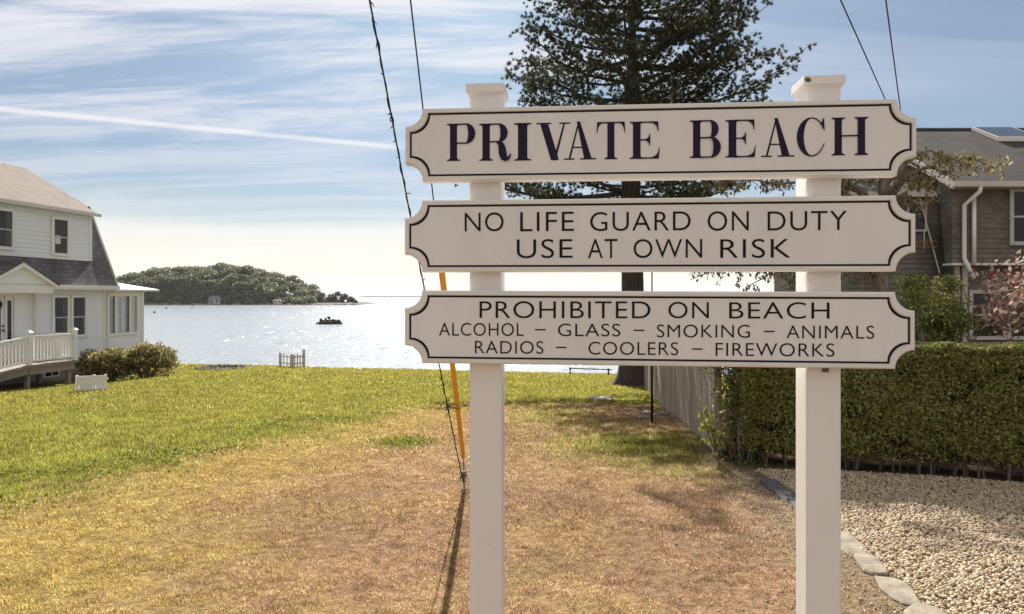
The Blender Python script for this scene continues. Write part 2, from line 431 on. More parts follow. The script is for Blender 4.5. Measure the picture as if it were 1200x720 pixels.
def water_mat():
    m_ = bpy.data.materials.new('water'); m_.use_nodes = True
    nt = m_.node_tree; N, L = nt.nodes, nt.links; p = N['Principled BSDF']
    p.inputs['Base Color'].default_value = (.29, .33, .37, 1); p.inputs['Roughness'].default_value = .18
    p.inputs['IOR'].default_value = 1.33
    tc = N.new('ShaderNodeTexCoord')
    def nz(sx, sy, det, dist=0):
        mp = N.new('ShaderNodeMapping'); mp.inputs['Scale'].default_value = (sx, sy, 1); mp.inputs['Rotation'].default_value = (0, 0, .2)
        L.new(tc.outputs['Object'], mp.inputs[0])
        t = N.new('ShaderNodeTexNoise'); t.inputs['Scale'].default_value = 1; t.inputs['Detail'].default_value = det; t.inputs['Distortion'].default_value = dist
        L.new(mp.outputs[0], t.inputs['Vector']); return t.outputs[0]
    a, b, c = nz(1.3, 2.2, 3, .4), nz(.22, .42, 3), nz(.004, .02, 3)
    m1 = N.new('ShaderNodeMath'); m1.operation = 'MULTIPLY_ADD'; L.new(b, m1.inputs[0]); m1.inputs[1].default_value = 2.2; L.new(a, m1.inputs[2])
    st = N.new('ShaderNodeMapRange'); L.new(c, st.inputs[0]); st.inputs[1].default_value = .35; st.inputs[2].default_value = .65; st.inputs[3].default_value = .2; st.inputs[4].default_value = .6
    # little wave facets: most nearly level, a few steep enough to flash the sun
    acc = None
    for sx, sy, k in ((6.5, 2.4, .75), (3.0, .8, .7), (1.1, .2, .6)):
        mp = N.new('ShaderNodeMapping'); mp.inputs['Scale'].default_value = (sx, sy, 1); L.new(tc.outputs['Object'], mp.inputs[0])
        vo = N.new('ShaderNodeTexVoronoi'); vo.voronoi_dimensions = '2D'; vo.inputs['Scale'].default_value = 1; L.new(mp.outputs[0], vo.inputs['Vector'])
        su = N.new('ShaderNodeVectorMath'); su.operation = 'SUBTRACT'; L.new(vo.outputs['Color'], su.inputs[0]); su.inputs[1].default_value = (.5, .5, .5)
        sp = N.new('ShaderNodeSeparateXYZ'); L.new(vo.outputs['Color'], sp.inputs[0])
        pw = N.new('ShaderNodeMath'); pw.operation = 'POWER'; L.new(sp.outputs[2], pw.inputs[0]); pw.inputs[1].default_value = 6.0
        ml = N.new('ShaderNodeMath'); ml.operation = 'MULTIPLY'; L.new(pw.outputs[0], ml.inputs[0]); ml.inputs[1].default_value = k*.95
        sc = N.new('ShaderNodeVectorMath'); sc.operation = 'SCALE'; L.new(su.outputs[0], sc.inputs[0]); L.new(ml.outputs[0], sc.inputs['Scale'])
        if acc is None: acc = sc.outputs[0]
        else:
            ad = N.new('ShaderNodeVectorMath'); ad.operation = 'ADD'; L.new(acc, ad.inputs[0]); L.new(sc.outputs[0], ad.inputs[1]); acc = ad.outputs[0]
    fl = N.new('ShaderNodeVectorMath'); fl.operation = 'MULTIPLY'; L.new(acc, fl.inputs[0]); fl.inputs[1].default_value = (1, 1, 0)
    up = N.new('ShaderNodeVectorMath'); up.operation = 'ADD'; L.new(fl.outputs[0], up.inputs[0]); up.inputs[1].default_value = (0, 0, 1)
    no = N.new('ShaderNodeVectorMath'); no.operation = 'NORMALIZE'; L.new(up.outputs[0], no.inputs[0])
    bp = N.new('ShaderNodeBump'); bp.inputs['Distance'].default_value = .15
    L.new(st.outputs[0], bp.inputs['Strength']); L.new(m1.outputs[0], bp.inputs['Height']); L.new(no.outputs[0], bp.inputs['Normal'])
    L.new(bp.outputs[0], p.inputs['Normal'])
    return m_
M['water'] = water_mat()

# ------------------------------------------------------------------ ground
SEA = -4.2
def gz(x, y):
    x = np.asarray(x, dtype=float); y = np.asarray(y, dtype=float)
    z = -.0614*np.maximum(y - 2.3, 0) - .024*(np.clip(x, -30, 14) + 4.5)*sm(8, 25, y)
    z = z + (fbm(x*.35, y*.35, 3) - .5)*.10*sm(4, 9, y) + (fbm(x*1.1 + 5, y*1.1, 2) - .5)*.035
    z = z - .27*sm(-11.0, -14.2, x)*sm(15, 19, y)*sm(31.5, 27.5, y)
    edge = 33.0 + (fbm(x*.22, x*0 + 3.3, 3) - .5)*1.6
    t = np.clip((y - edge)/3.2, 0, 1)
    return z*(1 - t) + (-6.0)*t
def g1(x, y): return float(gz(np.array([x]), np.array([y]))[0])
def edge_x(y): return np.interp(y, [1.5, 2.5, 3.68, 5, 6.5, 7.2, 8.6], [1.7, 1.9, 2.15, 2.37, 2.56, 2.62, 2.55])
HEDGE = [(2.50, 8.05), (3.6, 7.5), (5.15, 6.85), (6.6, 6.25), (9.6, 5.05)]
def hedge_y(x): return np.interp(x, [p[0] for p in HEDGE], [p[1] for p in HEDGE])

def zone(x, y):
    x = np.asarray(x, dtype=float); y = np.asarray(y, dtype=float)
    n1, n2, n3 = fbm(x*.55, y*.55), fbm(x*1.9 + 40, y*1.9), fbm(x*5 + 9, y*5 + 70)
    b = np.interp(y, [0, 6.2, 8.3, 12.9, 16.2, 18.5], [-5.3, -4.55, -4.05, -3.0, -1.4, 12])
    d = x - b + (n1 - .5)*2.2 + (n2 - .5)*1.0
    green = 1 - sm(-.45, .55, d)
    patch = np.exp(-(((x - 1.7)/1.25)**2 + ((y - 9.6)/1.5)**2))*1.3 + np.exp(-(((x - 2.3)/.45)**2 + ((y - 7.6)/.6)**2))*.9 \
        + np.exp(-(((x + 1.5)/.38)**2 + ((y - 9.7)/.30)**2))*1.5 + np.exp(-(((x - .05)/.35)**2 + ((y - 4.25)/.35)**2))*.5 + np.exp(-(((x - .8)/1.0)**2 + ((y - 14.0)/2.2)**2))*.9
    green = np.clip(np.maximum(green, patch*sm(.25, .65, n2*.6 + n3*.4 + .12)), 0, 1)
    straw = np.clip(np.exp(-((d - .8)/1.15)**2)*1.0 + sm(.52, .68, n2)*.45 + np.exp(-(((x + 3)/1.2)**2 + ((y - 4.2)/1.2)**2))*.8, 0, 1)
    dark = sm(.56, .70, n3*.5 + n2*.5)
    far = sm(26, 33, y)
    G = np.stack([.225 + .06*n1, .24 + .03*n1, .038 + 0*x], -1)
    Gd = np.array([.11, .13, .025]); St = np.array([.50, .36, .105]); Br = np.array([.47, .285, .170]); Brd = np.array([.27, .165, .10]); Go = np.array([.36, .285, .055])
    G = G*(1 - dark[..., None]*.75) + Gd*dark[..., None]*.75
    mixs = sm(.45, .62, n2)[..., None]*.4*sm(8, 14, y)[..., None]
    G = G*(1 - mixs) + Go*mixs
    bd = sm(.50, .66, fbm(x*1.2 + 3, y*1.2 + 8))[..., None]
    B = Br*(1 - bd*.6) + Brd*bd*.6
    c = B*(1 - straw[..., None]) + St*straw[..., None]
    c = c*(1 - green[..., None]) + G*green[..., None]
    c = c*(1 - far[..., None]*.5) + Go*far[..., None]*.5
    # bare gritty soil along the edging, gravel bed beyond
    ex = edge_x(y)
    soil = sm(-.75, -.1, x - ex)*(y < 8.2)
    c = c*(1 - soil[..., None]*.8) + np.array([.30, .235, .175])*soil[..., None]*.8
    gr = ((x > ex) & (y < hedge_y(x) + .15)).astype(float)
    c = c*(1 - gr[..., None]) + np.array([.33, .27, .20])*gr[..., None]
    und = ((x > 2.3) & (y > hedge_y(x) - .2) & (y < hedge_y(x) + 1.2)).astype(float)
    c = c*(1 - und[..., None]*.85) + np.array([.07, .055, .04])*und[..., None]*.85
    return c, green, gr, soil

def build_ground():
    ys = np.concatenate([np.linspace(-40, 1.4, 16), np.arange(1.6, 9, .10), np.arange(9, 18, .16), np.arange(18, 38, .28), np.linspace(39, 70, 6)])
    xs = np.concatenate([np.linspace(-70, -31, 12), np.arange(-30, -8, .35), np.arange(-8, 8, .12), np.arange(8, 22, .35), np.linspace(23, 70, 12)])
    X, Y = np.meshgrid(xs, ys)
    Z = gz(X, Y)
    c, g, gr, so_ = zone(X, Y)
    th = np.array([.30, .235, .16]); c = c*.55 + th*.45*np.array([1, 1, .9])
    bank = sm(-2.6, -3.3, Z)[..., None]
    c = c*(1 - bank) + np.array([.36, .31, .23])*bank
    V = np.stack([X, Y, Z], -1).reshape(-1, 3)
    nx, ny = len(xs), len(ys)
    i = (np.arange(ny - 1)[:, None]*nx + np.arange(nx - 1)[None]).ravel()
    loops = np.stack([i, i + 1, i + nx + 1, i + nx], -1)
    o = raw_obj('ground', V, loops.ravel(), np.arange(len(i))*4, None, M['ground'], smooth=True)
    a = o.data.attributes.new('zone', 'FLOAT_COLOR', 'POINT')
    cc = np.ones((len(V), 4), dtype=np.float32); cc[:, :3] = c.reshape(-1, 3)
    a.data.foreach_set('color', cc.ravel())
    return tag(o, kind='structure')
build_ground()

wb = MB(); wb.poly([(-9000, 30, SEA), (9000, 30, SEA), (9000, 14000, SEA), (-9000, 14000, SEA)])
tag(wb.build('sea_water', M['water']), kind='structure')
fb = MB()
for k in range(40):
    x0, x1 = -1500 + k*28, -1500 + (k+1)*28
fs = [(px, 348.6 - 1.5*math.sin(min(1, (px - 415)/18)*1.57)*(1 + .3*math.sin(px*.7))) for px in range(415, 700, 4)]
rings = []
for px, py in fs:
    Yd = 6000; xx = (px - CX)/F*Yd; zt = max(CAMZ + (HZ - py)/F*Yd, SEA + .5)
    rings.append([(xx, Yd, SEA - 1), (xx, Yd, zt), (xx, Yd + 300, zt), (xx, Yd + 300, SEA - 1)])
fb.stack(rings)
tag(fb.build('far_shore', M['far']), kind='structure')

# ------------------------------------------------------------------ haze
HAZE = .00006
def haze():
    m_ = bpy.data.materials.new('haze'); m_.use_nodes = True
    nt = m_.node_tree; nt.nodes.remove(nt.nodes['Principled BSDF'])
    v = nt.nodes.new('ShaderNodeVolumePrincipled'); v.inputs['Color'].default_value = (.90, .93, 1, 1); v.inputs['Density'].default_value = HAZE; v.inputs['Anisotropy'].default_value = .2
    nt.links.new(v.outputs[0], nt.nodes['Material Output'].inputs['Volume'])
    tag(MB().box(-1800, 1500, -60, 6400, -7.5, 62).build('haze', m_), 'thin pale sea haze in the air', 'haze', kind='stuff')
if HAZE: haze()

# ------------------------------------------------------------------ island
def island_h(x, y):
    # outline from the skyline; px -> metres at 520 m
    px = CX + x/520*F
    top = np.interp(px, [40, 90, 130, 150, 180, 215, 250, 280, 300, 320, 340, 358, 368, 378, 392, 405, 416, 424], [345, 338, 327, 320, 315, 313, 311, 313, 318, 322, 327, 337, 345, 348, 346, 343, 350, 356])
    h = CAMZ + (HZ - top)/F*520 - SEA
    return h
IY = 520.0
def build_island():
    xs = np.linspace(-370, -110, 70); ys = np.linspace(-32, 60, 24)
    X, Yr = np.meshgrid(xs, ys)
    prof = np.clip(1 - (np.clip(-Yr, 0, 99)/30)**2, 0, 1)*np.clip(1 - (np.clip(Yr - 25, 0, 99)/36)**2, 0, 1)
    H = np.maximum(island_h(X, 0) - 12, 2.2)*prof**.6*.8
    H = H*sm(-110, -118, X) + SEA - .8 + fbm(X*.1, Yr*.1)*1.5
    V = np.stack([X, Yr + IY, H], -1).reshape(-1, 3); nx = len(xs)
    i = (np.arange(len(ys) - 1)[:, None]*nx + np.arange(nx - 1)[None]).ravel()
    tag(raw_obj('island', V, np.stack([i, i+1, i+nx+1, i+nx], -1).ravel(), np.arange(len(i))*4, None, M['island'], smooth=True), kind='structure')
    # woods: crowns
    P, C, SZ = [], [], []
    r = np.random.default_rng(8)
    cr = []
    for k in range(700):
        x = r.uniform(-362, -152); yy = r.uniform(-28, 34)
        hh = float(island_h(np.array([x]), 0)[0])
        if x > -152: continue
        f = min(1.0, .30 + .70*math.sqrt(max(0, (yy + 29)/36)))
        rad = r.uniform(2.6, 7.5)*(1.0 if x < -165 else .7)
        ct = max(SEA + rad*.55, SEA + hh*f - rad*.7 + r.uniform(-4.0, 1.2))
        cr.append((x, IY + yy, ct, rad))
    for k in range(330):
        px = r.uniform(120, 366); yy = -31 + 13*r.random(); x = (px - CX)/F*(IY + yy); rad = r.uniform(2.2, 4.6)
        pr = max(0, 1 - (max(-yy, 0)/30)**2)**.6*.8
        zl = SEA - .2 + max(float(island_h(np.array([x]), 0)[0]) - 12, 2.2)*pr
        cr.append((x, IY + yy, zl + rad*.45, rad))
    for (x, y, z, rad) in cr:
        n = int(95*(rad/4)**2)
        d = unit(r.normal(size=(n, 3))); d[:, 2] = np.abs(d[:, 2])*1.0 - .35*(r.random(n) < .4)
        rr = rad*r.uniform(.72, 1.05, (n, 1))
        P.append(np.array([x, y, z]) + d*rr*np.array([1, .9, .85])); SZ += [rad]*n
        base = np.array([[.115, .145, .070], [.088, .115, .056], [.145, .160, .080], [.125, .125, .075]][r.integers(4)])*r.uniform(.65, 1.3)
        C.append(np.clip(base*(1 + r.normal(size=(n, 1))*.22), .01, .4))
    P = np.concatenate(P); C = np.concatenate(C)
    q = leaf_quads(P, 1.7, 1.3, r=r)
    tag(quads_obj('island_woods', q, M['leaf'], fcol=C), 'dense dark green woods covering the low island', 'woods', kind='stuff')
    return cr
build_island()

def clump_tree(name, x, y, zb, h, rad, n, leaf, cols, wts, label, cat, group=None, matl='leaf', trunk_r=.2, lobes=9, seed=1, squash=.8, trunk_mat='bark', low=.3):
    r = np.random.default_rng(seed)
    root = empty(name, (x, y, zb), label, cat, group)
    tb = MB(); tops = []
    tb.tube([(x, y, zb - .3), (x + r.normal()*rad*.03, y, zb + h*.25), (x + r.normal()*rad*.08, y, zb + h*.6)], [trunk_r*1.25, trunk_r, trunk_r*.5], 7)
    cs = []
    for k in range(lobes):
        a = r.uniform(0, 2*math.pi); q = rad*r.uniform(.15, .72)
        cz = zb + h*(low + (1 - low)*r.uniform(.1, .85))
        c = np.array([x + math.cos(a)*q, y + math.sin(a)*q, cz]); cs.append(c)
        tb.tube([(x, y, zb + h*r.uniform(.15, .4)), tuple((np.array([x, y, zb + h*.45]) + c)/2), tuple(c)], [trunk_r*.55, trunk_r*.35, trunk_r*.12], 5)
    tb.build('trunk', M[trunk_mat], root, True)
    P = []; C = []
    for c in cs:
        m_ = n//lobes; d = unit(r.normal(size=(m_, 3)))
        R = rad*r.uniform(.34, .52)*(r.random((m_, 1))**.45)
        P.append(c + d*R*np.array([1, 1, squash])); C.append(tints(m_, cols, wts, r=r)*r.uniform(.75, 1.2))
    q = leaf_quads(np.concatenate(P), leaf, leaf*.6, r=r)
    quads_obj('crown', q, M[matl], root, np.concatenate(C))
    return root

def on_px(px, py, Y): return ((px - CX)/F*Y, Y, CAMZ + (HZ - py)/F*Y)

dk = [(.11, .12, .075), (.08, .09, .06), (.13, .13, .085)]
for (px, h, rad, lb, sd_) in ((374, 7.5, 5.0, 'small round tree at the neck between island woods and the tip', 21),
                             (387, 8.0, 5.6, 'broad low tree left of the tallest tree on the island tip', 22),
                             (402, 9.5, 5.2, 'tallest dark tree on the tip of the island', 23),
                             (413, 5.0, 4.2, 'lowest bushy tree at the seaward end of the island tip', 24)):
    x, y, z = on_px(px, 355, IY - 6)
    clump_tree('island_tree', x, y, SEA + .3, h, rad*1.15, 1500, 1.5, dk, (3, 3, 2), lb, 'tree', 'trees on the island tip', trunk_r=.3, lobes=9, seed=sd_, low=.02)

def rock_mb(mb, c, s, r, flat=.6):
    n = 10; rings = []
    for i, (t, k) in enumerate(((-.5, .75), (0, 1), (.35, .85), (.62, .45))):
        rings.append([(c[0] + math.cos(a*2*math.pi/n)*s*k*r.uniform(.8, 1.2), c[1] + math.sin(a*2*math.pi/n)*s*k*r.uniform(.8, 1.2), c[2] + t*s*flat*r.uniform(.85, 1.2)) for a in range(n)])
    mb.stack(rings)
def build_shore():
    r = np.random.default_rng(4)
    mb = MB()
    for k in range(240):
        px = r.choice([r.uniform(165, 215), r.uniform(225, 250), r.uniform(295, 345), r.uniform(330, 425), r.uniform(150, 420)])
        x, y, z = on_px(px, 356, IY - 32 - r.uniform(0, 4))
        rock_mb(mb, (x, y, SEA + r.uniform(-.1, .5)), r.uniform(.5, 2.0), r)
    tag(mb.build('shore_rocks', M['rock']), 'pale tumbled rocks lining the island waterline', 'rocks', kind='stuff')
    # rocky islet in the bay
    x, y, z = on_px(386, 380, 147)
    root = empty('rock_islet', (x, y, SEA), 'small dark jagged rock islet standing alone in the bay', 'rocks')
    mb = MB()
    for dx, h, s in ((-1.9, .3, .7), (-1.1, .6, .9), (-.2, .9, .9), (.5, 1.1, .8), (1.2, .8, .9), (1.9, .75, .7), (2.4, .4, .5), (.1, .3, 1.3), (-2.5, .1, .5)):
        rock_mb(mb, (x + dx, y + r.uniform(-.6, .6), SEA + h*.42), s*.88, r, 1.05)
    for k in range(16): q = r.uniform(-2.0, 2.3); rock_mb(mb, (x + q, y + r.uniform(-.7, .5), SEA + r.uniform(.4, 1.45)*(1 - (q/2.9)**2)), r.uniform(.18, .42), r, 1.5)
    mb.build('rock', M['dark_rock'], root)
    # cottage and boathouse on the island
    def cottage(px, py, wpx, hpx, label, Yd, mwall, mroof):
        x, y, z = on_px(px, py, Yd); s = Yd/F; w, h = wpx*s, hpx*s
        root = empty('cottage', (x, y, z - h*.5), label, 'house')
        MB().box(x - w/2, x + w/2, y, y + 6, z - h*.5 - 1.5, z + h*.15).build('wall', mwall, root)
        rf = MB().prism([(-w/2 - .5, z + h*.15), (w/2 + .5, z + h*.15), (w*.3, z + h*.5), (-w*.3, z + h*.5)], lambda a, b, d: (x + a, y + d, b), -.6, 6.6)
        rf.build('roof', mroof, root)
        for k in (-.25, .25):
            MB().box(x + k*w - .7, x + k*w + .7, y - .12, y - .02, z - h*.28, z + h*.02).build('window', M['glass2'], root)
    mw = mat('cottage_wall', (.34, .35, .36), .8); mr_ = mat('cottage_roof', (.22, .22, .23), .9); mw2 = mat('boathouse_wall', (.6, .58, .54), .8); mr2 = mat('boathouse_roof', (.58, .55, .50), .8)
    cottage(251, 351.5, 13, 9, 'small grey cottage among the trees on the island shore', IY - 33.5, mw, mr_)
    cottage(325, 353.5, 10, 5, 'low pale boathouse on the rocks of the island shore', IY - 34, mw2, mr2)
    # channel marker and buoy
    x, y, z = on_px(225, 361, 360)
    root = empty('channel_marker', (x, y, SEA), 'thin pole marker standing in the water before the island', 'marker')
    MB().tube([(x, y, SEA - 1), (x, y, SEA + 3.8)], .14, 6).build('pole', M['dark_metal'], root)
    MB().tube([(x, y, SEA + 3.8), (x, y, SEA + 4.2), (x, y, SEA + 4.5)], [.22, .26, .05], 8).build('topmark', M['dark_metal'], root)
    for px, py, lb in ((181, 367, 'dark mooring buoy floating right of the sunroom corner'), (195, 362, 'tiny buoy farther out toward the island')):
        Yd = (CAMZ - SEA)*F/(py - HZ); x, y, z = on_px(px, py, Yd)
        b = MB(); b.tube([(x, y, SEA - .2), (x, y, SEA + .2), (x, y, SEA + .5), (x, y, SEA + .7)], [.3, .42, .34, .08], 9)
        tag(b.build('mooring_buoy', M['dark_rock'], smooth=True, origin=(x, y, SEA)), lb, 'buoy', 'mooring buoys in the bay')
build_shore()

# ------------------------------------------------------------------ white house on the left
HB = Vector((-15.29, 26.7, 0)); dv = Vector((.161, .987, 0)).normalized(); nv = Vector((.987, -.161, 0)).normalized()
def hx(u, s, z):
    """u along the eave wall (away from the camera), s outward from the gambrel break, z up"""
    p = HB + nv*(s - 1.2) + dv*u
    return (p.x, p.y, z)
def hlap(u, d, z): return hx(u, -d, z)            # wall frame: d = -s
def left_house():
    U0, U1 = -10.0, 0.0
    gB = -1.75
    root = empty('white_house', hx(-3, .9, -1.3), 'white clapboard house with gambrel roof, sunroom and railed entry porch', 'house')
    H = lambda: MB(hx)
    def part(mb, name, m_, par=root, sm_=False): return mb.build(name, M[m_] if isinstance(m_, str) else m_, par, sm_)
    # lower walls
    w = MB(hlap); w.lap(U0, -.12, -.62, 1.98, -.85, .14, .022)
    w.poly([(U1 - .1, -.85, -.6), (U1 - .1, 6.3, -.6), (U1 - .1, 6.3, 2.2), (U1 - .1, -.85, 2.2)])
    w.poly([(U1 - .1, .2, 2.1), (U1 - .1, 6.0, 2.1), (U1 - .1, 5.5, 4.9), (U1 - .1, 2.83, 6.55), (U1 - .1, .1, 4.9), (U1-.1, -.7, 2.6)])
    w.poly([(U0, -.85, -.6), (U0, 6.3, -.6), (U0, 6.3, 2.2), (U0, -.85, 2.2)])
    wall = part(w, 'wall', 'white_siding')
    part(H().box(U0, U1 - .12, .55, .83, gB, -.60), 'foundation', 'found')
    part(H().box(-.22, -.08, .80, .885, -.62, 1.95), 'corner_board', 'white')
    # steep lower roof slope
    def zs(s): return 5.08 - s/1.2*3.05
    rf = H(); rf.prism([(1.26, zs(1.26)), (0, 5.08), (-.12, 5.08), (1.10, zs(1.26) - .05)], lambda a, b, d: (d, a, b), U0, U1 + .06)
    lower = part(rf, 'lower_roof', 'roof_grey')
    part(H().box(U0, U1 + .05, .88, 1.32, 1.84, 1.93), 'eave_soffit', 'white')
    part(H().box(U0, U1 + .07, 1.262, 1.36, 1.90, 2.02), 'gutter', 'white')
    # upper slopes to the ridge
    rf = H()
    rf.prism([(0.05, 5.06), (-2.83, 6.69), (-5.66, 5.06), (-5.66, 4.96), (-2.83, 6.57), (0.02, 4.94)], lambda a, b, d: (d, a, b), U0, U1 + .08)
    up = part(rf, 'upper_roof', 'roof_tan')
    part(H().prism([(-2.60, 6.60), (-2.83, 6.74), (-3.06, 6.60), (-3.0, 6.56), (-2.66, 6.56)], lambda a, b, d: (d, a, b), U0, -1.1), 'ridge_cap', 'dark_metal', up)
    rf = H(); rf.prism([(-5.66, 5.0), (-6.9, 2.0), (-6.8, 1.95), (-5.6, 4.95)], lambda a, b, d: (d, a, b), U0, U1 + .06); part(rf, 'rear_roof', 'roof_grey')
    part(H().prism([(1.29, 2.0), (.03, 5.14), (-.05, 5.10), (1.2, 2.0)], lambda a, b, d: (d, a, b), U1 + .062, U1 + .10), 'rake_board', 'grey_trim')
    # long shed dormer
    de, dS = -.80, .84
    w = MB(hlap); w.lap(U0, de - .10, 2.96, 4.70, -dS, .14, .022)
    w.poly([(de, -dS, 2.95), (de, 0.05, 5.0), (de, 0.0, 5.2), (de, -dS, 4.75)])
    dm = part(w, 'dormer_wall', 'white_siding')
    part(H().box(de - .12, de + .012, dS - .1, dS + .035, 2.94, 4.70), 'corner_board', 'white', dm)
    part(H().box(U0, de - .13, dS + .002, dS + .03, 2.93, 3.03), 'base_trim', 'white', dm)
    part(H().box(U0, de + .02, dS - .05, dS + .14, 4.69, 4.76), 'soffit', 'white', dm)
    rf = H(); rf.prism([(1.06, 4.70), (-2.75, 6.685), (-2.75, 6.60), (1.06, 4.62)], lambda a, b, d: (d, a, b), U0, de + .16)
    part(rf, 'dormer_roof', 'roof_tan')
    part(H().box(U0, de + .2, 1.062, 1.12, 4.60, 4.71), 'dormer_gutter', 'gutter')
    def window(u0, u1, z0, z1, s, double=True, par=root, fr=.10, cur=False, name='window'):
        f = H()
        f.box(u0 - fr, u0, s, s + .05, z0 - fr, z1 + fr).box(u1, u1 + fr, s, s + .05, z0 - fr, z1 + fr)
        f.box(u0, u1, s, s + .048, z1, z1 + fr).box(u0, u1, s, s + .06, z0 - fr, z0)
        fo = part(f, name, 'white', par)
        part(H().box(u0, u1, s + .002, s + .022, z0, z1), 'pane', 'glass', fo)
        if double:
            zm = z0 + (z1 - z0)*.48
            if cur:
                cw = (u1 - u0)*cur
                part(H().box(u1 - cw, u1 - .02, s + .0225, s + .0235, z0 + .02, z1 - .02), 'curtain', 'drape', fo)
            part(H().box(u0, u1, s + .024, s + .040, zm - .022, zm + .022).box(u0, u0+.03, s+.024, s+.038, z0, zm-.022).box(u1-.03, u1, s+.024, s+.038, z0, zm-.022), 'sash', 'grey_trim', fo)
        return fo
    wn = window(-2.56, -1.97, 3.14, 4.32, dS + .023)
    part(H().box(-2.50, -2.28, dS + .0455, dS + .0465, 3.46, 3.76), 'pale_panel', 'curtain', wn)  # small pale rectangle laid against the pane
    window(-5.05, -4.24, 3.22, 4.36, dS + .023, cur=.25)
    window(-2.56, -1.98, .22, 1.57, .875, cur=.35)
    window(-1.73, -1.17, .22, 1.57, .875, cur=.2)
    # downspout at the far corner
    part(H().tube([(-.02, 1.30, 1.92), (-.02, 1.22, 1.80), (-.02, .93, 1.66), (-.02, .93, -.9)], .045, 8), 'downspout', 'white')
    # basement window
    f = H(); f.box(-2.95, -2.30, .832, .86, -1.20, -.78); fo = part(f, 'window', 'white')
    part(H().box(-2.90, -2.64, .862, .87, -1.15, -.83).box(-2.60, -2.35, .862, .87, -1.15, -.83), 'pane', 'glass', fo)
    # sunroom beyond the gable
    a0, a1, ss = .0, 2.22, .70
    w = MB(hlap); w.lap(a0, a1 - .12, -.60, .08, -ss, .14, .020)
    w.lap(a0, .16, .08, 1.80, -ss, .14, .020); w.lap(1.86, a1 - .12, .08, 1.80, -ss, .14, .020)
    w.lap(.16, 1.86, 1.70, 1.84, -ss, .14, .014)
    w.poly([(a1, -ss, -.6), (a1, 4, -.6), (a1, 4, 1.85), (a1, -ss, 1.85)])
    sr = part(w, 'sunroom_wall', 'white_siding')
    part(H().box(a0, a1, ss - .3, ss - .06, gB - .2, -.58), 'foundation', 'found', sr)
    part(H().box(a1 - .13, a1 + .01, ss - .1, ss + .035, -.6, 1.80), 'corner_board', 'white', sr)
    part(H().box(.16, 1.86, ss - .30, ss - .28, .08, 1.70), 'back_panel', 'glass2', sr)
    f = H().box(.10, .20, ss + .016, ss + .06, .06, 1.76).box(1.80, 1.90, ss + .016, ss + .06, .06, 1.76).box(.20, 1.80, ss + .016, ss + .055, 1.62, 1.76).box(.20, 1.80, ss + .016, ss + .07, .06, .17)
    f.box(.56, .66, ss + .016, ss + .05, .17, 1.62).box(1.36, 1.46, ss + .016, ss + .05, .17, 1.62)
    fo = part(f, 'window', 'white', sr)
    def gp(u0, u1): part(H().box(u0, u1, ss - .02, ss + .002, .17, 1.62), 'pane', GL, fo)
    GL = bpy.data.materials.new('clear_glass'); GL.use_nodes = True
    nt = GL.node_tree; gl = nt.nodes.new('ShaderNodeBsdfGlossy'); gl.inputs['Roughness'].default_value = .03; tr = nt.nodes.new('ShaderNodeBsdfTransparent'); ms = nt.nodes.new('ShaderNodeMixShader'); ms.inputs[0].default_value = .12
    nt.links.new(tr.outputs[0], ms.inputs[1]); nt.links.new(gl.outputs[0], ms.inputs[2]); nt.links.new(ms.outputs[0], nt.nodes['Material Output'].inputs[0])
    gp(.20, .56); gp(.66, 1.36); gp(1.46, 1.80)
    def curtain(u0, u1):
        ring = [(u0 + (u1 - u0)*k/24, ss - .12 + .02*math.sin(k*1.9)) for k in range(25)]
        c = H(); c.stack([[(a, b, .17) for a, b in ring], [(a, b, 1.60) for a, b in ring]], caps=False, close=False)
        part(c, 'curtain', 'curtain', sr)
    curtain(.70, .96); curtain(1.08, 1.30); curtain(.22, .36)
    rf = H()
    e0, e1 = -.02, a1 + .42
    rf.poly([(e0, 1.15, 1.90), (e1, 1.15, 1.90), (a1 - .7, -.8, 2.30), (e0, -.8, 2.34)]); rf.poly([(e1, 1.15, 1.90), (e1, -4, 1.90), (a1 - .7, -.8, 2.30)])
    rf.poly([(e0, 1.15, 1.83), (e1, 1.15, 1.83), (e1, 1.15, 1.90), (e0, 1.15, 1.90)]); rf.poly([(e1, 1.15, 1.83), (e1, -4, 1.83), (e1, -4, 1.90), (e1, 1.15, 1.90)])
    rf.poly([(e0, 1.15, 1.83), (e0, -4, 1.83), (e1, -4, 1.83), (e1, 1.15, 1.83)])
    part(rf, 'sunroom_roof', 'white')
    # portico over the entry
    pc, pw, pz0, pz1, ps = -4.57, 1.28, 2.02, 2.66, 1.5
    rf = H()
    rf.prism([(pc - pw - .16, pz0 - .06), (pc, pz1 + .04), (pc + pw + .16, pz0 - .06), (pc + pw + .16, pz0 + .02), (pc, pz1 + .13), (pc - pw - .16, pz0 + .02)], lambda a, b, d: (a, d, b), .35, ps + .14)
    pr = part(rf, 'porch_roof', 'roof_grey')
    part(H().prism([(pc - pw, pz0 - .02), (pc + pw, pz0 - .02), (pc, pz1 - .01)], lambda a, b, d: (a, d, b), ps - .12, ps), 'pediment', 'white_siding', pr)
    part(H().prism([(pc - pw - .17, pz0 - .09), (pc, pz1 + .03), (pc + pw + .17, pz0 - .09), (pc + pw + .02, pz0 - .09), (pc, pz1 - .10), (pc - pw - .02, pz0 - .09)], lambda a, b, d: (a, d, b), ps + .002, ps + .16), 'rake_board', 'white', pr)
    part(H().box(pc - pw, pc + pw, .9, ps + .03, pz0 - .30, pz0 - .03), 'porch_beam', 'white', pr)
    part(H().box(pc + pw - .14, pc + pw, .866, 1.0, -.5, pz0 - .30), 'pilaster', 'white', pr)
    part(H().bbox(pc - pw, pc - pw + .2, ps - .2, ps, -.5, pz0 - .30, .02), 'porch_column', 'white', pr)
    # door and sidelight
    d_ = part(H().box(-5.35, -4.55, .867, .90, -.47, 1.62), 'door', 'door')
